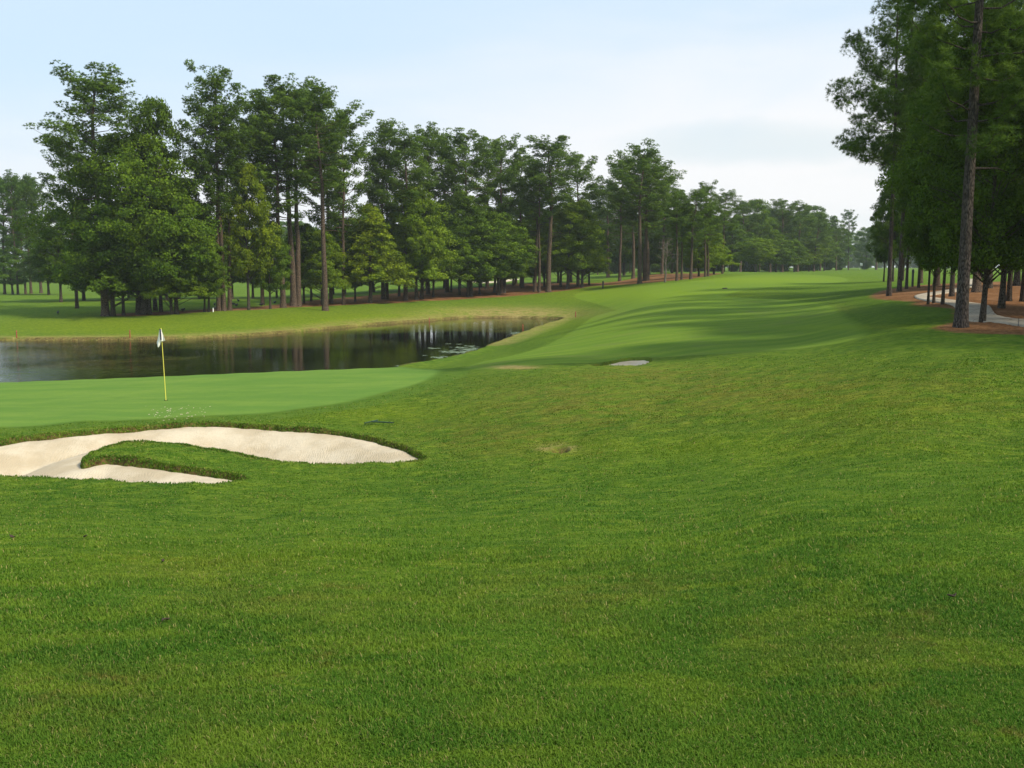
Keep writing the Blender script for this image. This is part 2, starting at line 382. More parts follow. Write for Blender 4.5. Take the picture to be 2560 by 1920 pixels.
def foliage(name, c0, c1, trans=.30):
    m, t = newmat(name)
    info = t.n('ShaderNodeObjectInfo')
    a = t.attr('tone')
    c = t.mix(a, c0, c1)
    r = info.outputs['Random']
    c = t.mix(t.mapr(r, 0, 1, 0, .35, False), c, t.mix(.5, c, (.05, .085, .012)))
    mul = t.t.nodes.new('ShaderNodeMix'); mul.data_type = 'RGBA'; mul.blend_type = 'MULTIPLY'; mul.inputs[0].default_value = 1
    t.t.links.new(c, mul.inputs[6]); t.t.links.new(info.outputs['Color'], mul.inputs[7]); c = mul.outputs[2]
    d = t.n('ShaderNodeBsdfPrincipled', {'Base Color': c, 'Roughness': .75, 'Specular IOR Level': .10})
    tr = t.n('ShaderNodeBsdfTranslucent', {'Color': c})
    t.out(t.n('ShaderNodeMixShader', {0: trans, 1: d.outputs[0], 2: tr.outputs[0]}).outputs[0]); return m
M['needle'] = foliage('pine_needles', (.056, .122, .013), (.178, .280, .032), .31)
M['leaf'] = foliage('oak_leaves', (.052, .118, .008), (.184, .282, .018), .33)
def bark(name, a, b, c2):
    m, t = newmat(name); p = t.n('ShaderNodeTexCoord').outputs['Object']
    q = t.scalev(p, (1, 1, .28))
    v = t.n('ShaderNodeTexVoronoi', {'Vector': q, 'Scale': 27.0, 'Randomness': 1.0}, feature='F1').outputs['Distance']
    nz = t.noise(q, 7, 5, .7)
    c = t.mix(t.mapr(nz, .3, .7), a, b)
    c = t.mix(t.mapr(t.m('ADD', v, t.m('MULTIPLY', nz, .3)), .52, .85), c, c2)
    h = t.m('ADD', t.mapr(v, .8, .2), t.m('MULTIPLY', nz, .6))
    t.out(t.n('ShaderNodeBsdfPrincipled', {'Base Color': c, 'Roughness': .9, 'Specular IOR Level': .15, 'Normal': t.bump(h, .9, .035)}).outputs[0]); return m
M['pinebark'] = bark('pine_bark', (.100, .072, .052), (.185, .132, .095), (.045, .032, .023))
M['nearbark'] = bark('near_pine_bark', (.062, .050, .042), (.120, .098, .082), (.030, .024, .020))
M['oakbark'] = bark('oak_bark', (.075, .060, .045), (.15, .125, .095), (.03, .024, .018))
M['deadwood'] = bark('bleached_wood', (.16, .14, .11), (.26, .23, .18), (.09, .08, .06))
def concrete_material():
    m, t = newmat('path_concrete'); p = t.pos()
    a = t.noise(p, .8, 5, .6); b = t.noise(p, 25, 3, .7)
    c = t.mix(t.mapr(a, .35, .65), (.30, .25, .18), (.42, .36, .27)); jn = t.m('PINGPONG', t.attr('run'), 1.5); c = t.mix(t.mapr(jn, .05, .02), c, (.08, .075, .06)); c = t.mix(t.mapr(t.noise(p, 2.5, 5, .7), .56, .66), c, (.20, .13, .08)); c = t.mix(t.mapr(b, .5, .8, 0, .25), c, (.25, .23, .2))
    t.out(t.n('ShaderNodeBsdfPrincipled', {'Base Color': c, 'Roughness': .9, 'Normal': t.bump(b, .3, .01)}).outputs[0]); return m
M['path'] = concrete_material()

# ------------------------------------------------------------------ ground sheet
MOUND = chaikin(hit([(1785, 744), (1830, 733), (1880, 723), (1960, 715), (2060, 714), (2180, 719), (2260, 730), (2290, 760), (2200, 772), (2110, 764), (2060, 753), (1950, 748), (1850, 745)]), 2)
def masks(x, y, zb, dp):
    u, v = proj(x, y, zb)
    def blob(cu, cv, ru, rv): return np.where(y > 1, np.exp(-(((u - cu) / ru) ** 2 + ((v - cv) / rv) ** 2)), 0)
    wa_ = np.maximum.reduce([blob(1450, 1010, 330, 75), blob(1900, 985, 500, 70), blob(2250, 1000, 400, 90) * .7, blob(1250, 1090, 250, 60) * .8, blob(900, 1120, 160, 30) * .5, blob(1650, 935, 260, 26), blob(2060, 772, 70, 10), blob(1500, 940, 160, 18), blob(700, 1500, 260, 60) * .5, blob(1500, 1480, 350, 70) * .45, blob(2100, 1600, 300, 80) * .4, blob(300, 1750, 300, 80) * .4, blob(500, 1420, 300, 40) * .4])
    dry = np.maximum.reduce([blob(1265, 781, 190, 13), blob(1100, 790, 45, 11), blob(1062, 796, 26, 9) * 1.2, blob(1410, 785, 70, 10) * .6, blob(1285, 918, 52, 4) * 1.5, smooth(3.0, .4, dp) * (y > 70) * .62 * (x < 6), blob(1360, 1121, 26, 7) * .9, blob(1425, 1123, 30, 8) * .9, blob(1400, 1112, 30, 6) * .7])
    yel_sun = np.maximum.reduce([blob(900, 800, 700, 38) * (dp > 0), blob(1600, 735, 330, 26), blob(1900, 700, 220, 11), blob(2150, 818, 250, 7) * .8, blob(300, 815, 400, 28), blob(950, 1030, 260, 26) * .65, blob(2200, 1020, 400, 60) * .3, blob(1850, 1120, 700, 26) * .45, blob(600, 1400, 700, 60) * .35])  # yellow mask: sunlight painted on bank, far fairway and streak
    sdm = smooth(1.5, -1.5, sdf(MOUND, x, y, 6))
    lush_shade = np.maximum.reduce([sdm * 1.25, blob(2180, 735, 160, 26), blob(2330, 800, 260, 60), blob(2400, 900, 350, 60) * .9, blob(1750, 893, 260, 12), blob(1450, 800, 90, 34) * 1.1, blob(1330, 868, 110, 20), blob(1150, 950, 220, 22) * .7, blob(1500, 760, 60, 12), blob(1100, 1060, 500, 30) * .5, blob(300, 1270, 600, 45) * .4, blob(1200, 1200, 900, 40) * .3, blob(500, 1600, 420, 80) * .2])  # lush rough plus painted tree shade on the mound and right side
    return tuple(np.clip(a, 0, 1) for a in (wa_, dry, yel_sun, lush_shade))
DR = hit([(1402, 1126)])[0]
def build_ground():
    rs = np.concatenate([[0.25, .8], np.geomspace(1.4, 15, 150, endpoint=False), np.arange(15, 41, .065), np.geomspace(41, 130, 300, endpoint=False), np.geomspace(130, 520, 150, endpoint=False), np.geomspace(520, 3000, 24)])
    ph = np.concatenate([np.linspace(-180, -42, 40, endpoint=False), np.linspace(-42, -29, 60, endpoint=False), np.linspace(-29, 29, 780, endpoint=False), np.linspace(29, 42, 60, endpoint=False), np.linspace(42, 180, 41)[:-1]])
    ph = np.radians(ph); NR, NP = len(rs), len(ph)
    RR, PH = np.meshgrid(rs, ph, indexing='ij')
    x = (RR * np.sin(PH)).ravel(); y = (RR * np.cos(PH)).ravel()
    z, zb = ground(x, y)
    dg = sdf(GREEN, x, y, 6); df = sdf(FAIR, x, y, 6); ds = np.minimum(sdf(STRAW_L, x, y, 6), sdf(STRAW_R, x, y, 6))
    # masks
    lip = np.zeros(len(x)); fringe = np.zeros(len(x))
    for poly, _, _ in BK[:2]:
        d = sdf(poly, x, y, 4); lip = np.maximum(lip, smooth(.20, .04, d) * (1 if poly is BUNKER else .4))
    dp = sdf(POND, x, y, 12)
    lip = np.maximum(lip, smooth(.35, .05, dp) * .9)
    wa_, dry, yel_sun, lush_shade = masks(x, y, zb, dp)
    # drain pit in the swale
    dr = DR; e = ((x - dr[0]) / .17) ** 2 + ((y - dr[1]) / .22) ** 2
    z = z - .16 * np.clip(1.25 - e, 0, 1); lip = np.maximum(lip, np.clip(1.5 - e, 0, 1))
    V = np.c_[x, y, z]
    i = np.arange(NR - 1)[:, None] * NP + np.arange(NP)[None]; j = np.arange(NR - 1)[:, None] * NP + (np.arange(NP)[None] + 1) % NP
    Fc = np.stack([i, j, j + NP, i + NP], -1).reshape(-1, 4)[:, ::-1]
    e1 = V[Fc[:, 2]] - V[Fc[:, 0]]; e2 = V[Fc[:, 3]] - V[Fc[:, 1]]; fn = np.cross(e1, e2)
    N = np.zeros_like(V)
    for k in range(4):
        for c_ in range(3): N[:, c_] += np.bincount(Fc[:, k], fn[:, c_], len(V))
    N /= np.linalg.norm(N, axis=1)[:, None] + 1e-12
    if N[:, 2].mean() < 0: Fc = Fc[:, ::-1]; N = -N
    at = {'d_green': dg, 'd_fair': df, 'd_straw': ds, 'lip': lip, 'dry': dry, 'worn': wa_, 'yellow': yel_sun, 'dark_green': lush_shade}
    cls = np.zeros(len(Fc), int); cf = lambda a: a[Fc].mean(1)
    cls[cf(df) < 0] = 2; cls[cf(ds) < 0] = 3; cls[cf(dg) < 0] = 1
    for k, nm, lb in ((0, 'ground', 'rough grass rolling over the swale and mounds'), (1, 'putting_green', 'smooth putting green in front of the pond'), (2, 'fairway', 'mown fairway running up to the far crest'), (3, 'pine_straw_bed', 'red brown pine straw beds under the trees')):
        sel = Fc[cls == k]; idx, inv = np.unique(sel, return_inverse=True)
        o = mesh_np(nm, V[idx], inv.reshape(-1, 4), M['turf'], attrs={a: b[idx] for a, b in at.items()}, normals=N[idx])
        tag(o, lb, kind='structure')
build_ground()

def sheet_grid(poly, step, pad, zfun, name, mat, label, far=4):
    x0, y0 = poly.min(0) - pad; x1, y1 = poly.max(0) + pad
    xs = np.arange(x0, x1, step); ys = np.arange(y0, y1, step)
    X, Y = np.meshgrid(xs, ys, indexing='ij'); x = X.ravel(); y = Y.ravel()
    d = sdf(poly, x, y, far); zb = base_z(x, y); z = zfun(x, y, zb, d)
    nx, ny = len(xs), len(ys); i = (np.arange(nx - 1)[:, None] * ny + np.arange(ny - 1)[None]).ravel()
    f = np.stack([i, i + ny, i + ny + 1, i + 1], 1); f = f[(d[f] < pad).all(1)]
    idx, inv = np.unique(f, return_inverse=True)
    o = mesh_np(name, np.c_[x, y, z][idx], inv.reshape(-1, 4), mat); tag(o, label, kind='structure'); return o
def sandf(dep, L, rough=.013):
    return lambda x, y, zb, d: sand_z(x, y, zb, d, dep, L) + (vnoise(x * 3, y * 3, 11) - .5) * rough * 2 + (vnoise(x * 12, y * 9, 12) - .5) * rough * .7
sheet_grid(BUNKER, .06, .24, sandf(.80, 3.0), 'sand_bunker', M['sand'], 'large pale sand bunker with a grass tongue beside the green')
sheet_grid(BUNKER2, .06, .24, sandf(.35, 1.0), 'sand_bunker', M['sand'], 'small sand bunker behind the mound')
sheet_grid(FARB, .5, .10, sandf(.3, 3), 'sand_bunker', M['sand'], 'distant white bunker seen behind the left tree row')
# water
pw = chaikin(POND, 0)
c0 = pw.mean(0)
sheet_grid(np.array([(-75, 42), (20, 42), (22, 122), (-75, 122)]), 2.0, .01, lambda x, y, zb, d: np.full(x.shape, WZ), 'pond_water', M['water'], 'dark pond reflecting the trees', far=4)

# cart path, a slab with real edges
def cart_path():
    rows = []
    for a, b in zip(PA, PB):
        for k in range(7):
            t = k / 6; rows.append(a * (1 - t) + b * t)
    P = np.array(rows); z = ground(P[:, 0], P[:, 1])[0] + .05
    nrow = len(PA); V = np.c_[P, z]
    low = np.r_[V[0::7], V[6::7]].copy(); low[:, 2] -= .16
    V = np.r_[V, low]; f = []
    B = nrow * 7
    for i in range(nrow - 1):
        for k in range(6): f.append((i * 7 + k, i * 7 + k + 1, (i + 1) * 7 + k + 1, (i + 1) * 7 + k))
        f.append((i * 7, (i + 1) * 7, B + i + 1, B + i)); f.append((i * 7 + 6, B + nrow + i, B + nrow + i + 1, (i + 1) * 7 + 6))
    mid = (PA + PB) / 2; run = np.r_[0, np.cumsum(np.hypot(*np.diff(mid, axis=0).T))]; run = np.r_[np.repeat(run, 7), run, run]
    tag(mesh_np('cart_path', V, np.array(f), M['path'], attrs={'run': run}), 'pale concrete cart path winding between the right hand pines', kind='structure')
cart_path()

# ------------------------------------------------------------------ tubes
class TB:
    def __init__(s): s.v = []; s.f = []; s.n = 0
    def tube(s, pts, rad, seg=6):
        pts = np.array(pts, float); k = len(pts); rad = np.broadcast_to(rad, (k,))
        tg = np.gradient(pts, axis=0); tg /= np.linalg.norm(tg, axis=1)[:, None] + 1e-9
        ref = np.array([0, 0, 1.]) if abs(tg[0, 2]) < .8 else np.array([1., 0, 0])
        a = np.cross(tg, ref); a /= np.linalg.norm(a, axis=1)[:, None] + 1e-9; b = np.cross(tg, a)
        an = np.linspace(0, 2 * PI, seg, endpoint=False)
        ring = pts[:, None] + rad[:, None, None] * (a[:, None] * np.cos(an)[None, :, None] + b[:, None] * np.sin(an)[None, :, None])
        s.v.append(ring.reshape(-1, 3))
        i = (np.arange(k - 1)[:, None] * seg + np.arange(seg)[None]).ravel(); j = (np.arange(k - 1)[:, None] * seg + (np.arange(seg)[None] + 1) % seg).ravel()
        s.f.append(np.stack([i, j, j + seg, i + seg], 1) + s.n); s.n += k * seg
        return s
    def mesh(s, name, mat): return mesh_np(name, np.vstack(s.v), np.vstack(s.f), mat, link=False)

def unit(a): return a / (np.linalg.norm(a, axis=-1, keepdims=True) + 1e-9)

def needles_mesh(cent, rad, g, tufts, needles, ln, wd, name):
    n_ = len(cent)
    cen = np.repeat(cent, tufts, 0); rr = np.repeat(rad, tufts)
    d = unit(g.normal(size=(n_ * tufts, 3)) + (0, 0, .35))
    pos = cen + d * (rr * g.uniform(.55, 1, n_ * tufts))[:, None] * (1, 1, .62)
    tone = np.repeat(g.uniform(0, 1, n_), tufts) * .6 + g.uniform(0, .4, n_ * tufts)
    base = np.repeat(pos, needles, 0); dd = np.repeat(d, needles, 0)
    k = len(base)
    nd = unit(dd * .55 + unit(g.normal(size=(k, 3))) * .95 + (0, 0, .25))
    side = unit(np.cross(nd, g.normal(size=(k, 3))))
    L = g.uniform(.65, 1.1, k)[:, None] * ln
    q = np.cross(side, nd); flip = (q * dd).sum(1) < 0; side[flip] *= -1
    v = np.stack([base - side * wd, base + side * wd, base + nd * L], 1).reshape(-1, 3)
    nr = np.repeat(unit(dd * 1.0 + np.cross(side, nd) * .45 + (0, 0, .15)), 3, 0)
    return mesh_np(name, v, np.arange(len(v)).reshape(-1, 3), M['needle'], attrs={'tone': np.repeat(np.repeat(tone, needles), 3)}, link=False, normals=nr)

def make_pine(seed, H=24., cb=.45, W=4.2, R0=.26, near=False, sparse=1., lean=0., taper=False):
    g = np.random.default_rng(seed); T = TB()
    ks = np.linspace(0, 1, 16); w = np.cumsum(g.normal(0, .035 if near else .10, (16, 2)), 0) * np.linspace(0, 1, 16)[:, None]
    w[:, 0] += lean * H * (ks ** 1.4)
    tp = np.c_[w, ks * H]; tp[0, :2] = 0
    tr = R0 * (1 - .80 * ks ** 1.1)
    zz = np.r_[-.4, 0, .25, .8, ks[1:] * H]; xx = np.interp(zz, tp[:, 2], tp[:, 0]); yy = np.interp(zz, tp[:, 2], tp[:, 1])
    rr = np.r_[R0 * 1.5, R0 * 1.38, R0 * 1.18, R0 * 1.03, tr[1:]]
    T.tube(np.c_[xx, yy, zz], rr, 12 if near else 8)
    at = lambda h: np.array([np.interp(h, tp[:, 2], tp[:, 0]), np.interp(h, tp[:, 2], tp[:, 1]), h])
    C, Rd = [], []
    nb = int(47 * sparse)
    az = g.uniform(0, 6.28)
    for i in range(nb):
        s = (i + g.uniform(0, 1)) / nb; h = H * (cb + (1 - cb) * s * .97)
        az += 2.4 + g.uniform(-.5, .5)
        prof = (.62 + .9 * s) if s < .32 else math.sqrt(max(0.03, 1 - ((s - .38) / .66) ** 2))
        if taper: prof = (.8 + .8 * s) if s < .25 else max(.12, 1 - (s - .25) / .78) ** .9
        L = W * prof * g.uniform(.55, 1.18)
        el = R(g.uniform(-8, 22) + 50 * s ** 1.8)
        st = at(h); hd = np.array([math.cos(az), math.sin(az), 0])
        kk = np.linspace(0, 1, 6)
        pts = st + hd * (L * kk * math.cos(el))[:, None] + np.array([0, 0, 1]) * (L * (math.sin(el) * kk + .18 * kk ** 2.2 - .10 * np.sin(kk * 3)))[:, None]
        pts[1:] += g.normal(0, .09, (5, 3)) * L * .25
        br = np.interp(h, tp[:, 2], tr) * (.30 if near else .42)
        T.tube(pts, br * (1 - .8 * kk), 5 if near else 4)
        m_ = max(3, int(L * 2.5))
        for q in range(m_):
            t = g.uniform(.5, 1.0) if q else 1.0
            c = np.array([np.interp(t, kk, pts[:, a]) for a in range(3)])
            off = np.array([-hd[1], hd[0], 0]) * g.normal(0, .30 * L * .55) * (1.1 - t * .5) + np.array([0, 0, g.uniform(-.1, .35)])
            c2 = c + off
            if near or g.random() < .5: T.tube([c, (c + c2) / 2 + (0, 0, .05), c2], [br * .28, br * .2, br * .1], 3)
            C.append(c2); Rd.append(g.uniform(.42, .74) * (1 if s < .85 else .9))
    for _ in range(12):
        C.append(at(H * g.uniform(.93, .995)) + g.normal(0, .45, 3) * (1, 1, .5)); Rd.append(g.uniform(.45, .7))
    for _ in range(1 if near else 5):     # dead stubs below the crown
        h = H * g.uniform(max(.22, cb - .22), cb); a = g.uniform(0, 6.28); L = g.uniform(.5, 2.0); st = at(h)
        T.tube([st, st + (math.cos(a) * L * .6, math.sin(a) * L * .6, .05), st + (math.cos(a) * L, math.sin(a) * L, -.12)], [.05, .035, .015], 4)
    C = np.array(C); Rd = np.array(Rd)
    tm = T.mesh('trunk', M['nearbark' if near else 'pinebark'])
    if near: cm = needles_mesh(C, Rd, g, 26, 20, .24, .0095, 'crown')
    else: cm = needles_mesh(C, Rd, g, 24, 10, .21, .030, 'crown')
    zt = np.empty(len(cm.vertices) * 3, np.float32); cm.vertices.foreach_get('co', zt); H = float(np.percentile(zt[2::3], 99.9))
    return dict(H=H, W=np.percentile(np.hypot(C[:, 0], C[:, 1]), 84) + .3, trunk=tm, crown=cm, cb=cb)

def leaves_mesh(cent, rad, outd, g, per, ln, name):
    n_ = len(cent); k = n_ * per
    cen = np.repeat(cent, per, 0); rr = np.repeat(rad, per); od = np.repeat(outd, per, 0)
    q = g.normal(size=(k, 3)); q = unit(q) * (g.uniform(0, 1, (k, 1)) ** .45)
    lat = unit(np.cross(od, (0, 0, 1.)))
    pos = cen + od * (q[:, :1] * rr[:, None] * 1.15) + lat * (q[:, 1:2] * rr[:, None] * .9) + np.array([0, 0, 1.]) * ((q[:, 2] * .58 - .22 * (q[:, 0] ** 2)) * rr)[:, None]
    tone = np.repeat(g.uniform(0, 1, n_), per) * .5 + g.uniform(0, .5, k)
    nrm = unit(g.normal(size=(k, 3)) * .75 + (0, 0, .8) + od * .3)
    a = unit(np.cross(nrm, g.normal(size=(k, 3)))); b = np.cross(nrm, a)
    L = g.uniform(.6, 1.15, (k, 1)) * ln
    nr = np.repeat(unit(unit(q * (1, 1, .7) ) * .6 + od * .5 + nrm * .6), 4, 0)
    v = np.stack([pos - a * L, pos - b * L * .65, pos + a * L, pos + b * L * .65], 1).reshape(-1, 3)
    return mesh_np(name, v, np.arange(len(v)).reshape(-1, 4), M['leaf'], attrs={'tone': np.repeat(tone, 4)}, link=False, normals=nr)

def make_broad(seed, H=14., cb=.25, W=4.5, R0=.2, near=False, stems=1, shape='oval', nc=250, droop=0.):
    g = np.random.default_rng(seed); T = TB(); ph = g.uniform(0, 6.28, 6)
    stemsP = []
    for s in range(stems):
        a = g.uniform(0, 6.28); sp = 0 if stems == 1 else g.uniform(.3, .55)
        ks = np.linspace(0, 1, 9); bend = g.normal(0, .25, 2)
        x = math.cos(a) * sp * (1 + ks * 3) + bend[0] * ks * 1.5; y = math.sin(a) * sp * (1 + ks * 3) + bend[1] * ks * 1.5
        z = ks * H * .9 - .3; r = R0 * (1.25 - 1.1 * ks); r[0] *= 1.3
        P = np.c_[x, y, z]; stemsP.append(P); T.tube(P, r, 10 if near or stems > 1 else 7)
        T.tube([P[0] + (0, 0, .0), P[0] * .6 + P[1] * .4], [R0 * 1.9, R0 * 1.1], 8) if stems > 1 else None
    C, Rd, O = [], [], []
    for i in range(nc):
        s = g.uniform(0, 1) ** (1.15 if shape != 'cone' else 1.35)
        if shape == 'oval': e = math.sin(PI * (0.10 + .86 * s ** .85)) ** .65
        elif shape == 'cone': e = (1 - s) ** .75 * .95 + .08
        else: e = math.sqrt(max(.02, 1 - ((s - .55) / .5) ** 2))
        az = g.uniform(0, 6.28)
        lob = 1 + .22 * math.sin(3 * az + ph[0] + 5 * s) + .16 * math.sin(5 * az + ph[1] - 9 * s) + .10 * math.sin(17 * s + ph[2])
        rr = W * e * lob * (g.uniform(.12, 1) ** .42)
        P = stemsP[g.integers(len(stemsP))]
        h = H * (cb + (1 - cb) * s)
        hd = np.array([math.cos(az), math.sin(az), 0])
        c = hd * rr + (0, 0, h - droop * rr * .35)
        hs = max(H * .08, h - rr * .45); st = np.array([np.interp(hs, P[:, 2], P[:, 0]), np.interp(hs, P[:, 2], P[:, 1]), hs])
        if i % 3 == 0: T.tube([st, st * .5 + c * .5 + (0, 0, rr * .10), c], [R0 * .28 * (1.1 - s * .7), R0 * .16 * (1.1 - s * .7), .015], 4)
        C.append(c); Rd.append(g.uniform(.55, 1.05) * (W / 4.5) ** .5); O.append(hd)
    tm = T.mesh('trunk', M['oakbark'])
    cm = leaves_mesh(np.array(C), np.array(Rd), np.array(O), g, 230 if near else 125, .085 if near else .135, 'crown')
    zt = np.empty(len(cm.vertices) * 3, np.float32); cm.vertices.foreach_get('co', zt); H = float(np.percentile(zt[2::3], 99.9))
    return dict(H=H, W=W * .92, trunk=tm, crown=cm, cb=cb)

PR = {}
PR['P'] = [make_pine(11, cb=.58, W=4.6, sparse=.85), make_pine(12, cb=.48, W=4.4), make_pine(13, cb=.40, W=4.0, sparse=1.1), make_pine(14, cb=.54, W=4.8, sparse=.8), make_pine(15, cb=.36, W=4.3, sparse=1.15), make_pine(16, cb=.62, W=4.0, sparse=.75, lean=.03), make_pine(17, cb=.45, W=4.6, sparse=1.0)]
PR['N'] = [make_pine(21, H=23, cb=.27, W=3.6, R0=.20, near=True, sparse=1.25), make_pine(22, H=21, cb=.34, W=4.4, R0=.145, near=True, sparse=1.1, lean=.012, taper=True), make_pine(23, H=21, cb=.36, W=4.4, R0=.14, near=True, sparse=1.0, taper=True)]
PR['B'] = [make_broad(31, shape='oval'), make_broad(32, shape='cone', W=4.8), make_broad(33, shape='round', W=4.6, cb=.28), make_broad(34, shape='oval', W=4.2, nc=290), make_broad(35, shape='cone', W=4.2, cb=.30, droop=1.)]
PR['U'] = [make_broad(61, cb=.03, W=4.8, shape='oval', nc=300), make_broad(62, cb=.03, W=4.6, shape='round', nc=300), make_broad(63, cb=.04, W=4.8, shape='cone', nc=300)]
PR['G'] = [make_broad(41, H=16, W=7., cb=.23, R0=.27, stems=3, nc=520, shape='oval', droop=.3)]
PR['O'] = [make_broad(51, H=13, W=4.6, cb=.20, near=True, nc=330, R0=.15), make_broad(52, H=14, W=4.4, cb=.22, near=True, shape='round', nc=320, R0=.15)]

TINT = {'n': (1, 1, 1), 'l': (1.35, 1.22, 1.0), 'y': (1.7, 1.38, 1.1), 'd': (.70, .74, .70), 'b': (.8, .9, 1.1)}  # d: dark foliage, also wood shade tinted in; b: distance haze tinted in
NT_, cnt = 0, {}
def plant(kind, u, vb, vt, hw, tint, label, group=None, proto=None, xy=None, H=None):
    """stand a tree on the ground where the photo shows its foot; crown half width and top measured in the photo"""
    fam = PR[kind]; k = cnt.get(kind, 0); cnt[kind] = k + 1
    if xy is None:
        if vb < 0:
            Y = -float(vb); x = (u - CX) / F * (Y * cT + 2 * sT); 
        else:
            x, Y = hit([(u, vb)])[0]
    else: x, Y = xy
    z = float(ground(np.array([x]), np.array([Y]))[0][0])
    if H is None:
        _, b = ray(CX, vt); H = EYE + b * Y - z
    Wm = hw / F * Y if hw > 0 else None
    pr = fam[proto if proto is not None else (k * 3 + 1) % len(fam)]
    sz = H / pr['H']; sx = (Wm / pr['W']) if Wm else sz
    nm = 'pine_tree' if kind in 'PN' else 'broadleaf_tree'
    root = empty(nm, (x, Y, z - .03), random.uniform(0, 6.28)); root.scale = (sx, sx * random.uniform(.92, 1.08), sz)
    tag(root, label, 'tree', group)
    for part in ('trunk', 'crown'):
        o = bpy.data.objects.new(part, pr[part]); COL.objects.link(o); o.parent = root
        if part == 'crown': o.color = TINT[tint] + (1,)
        if part == 'trunk' and kind == 'P' and sx / sz > 1.25: pass
    return root

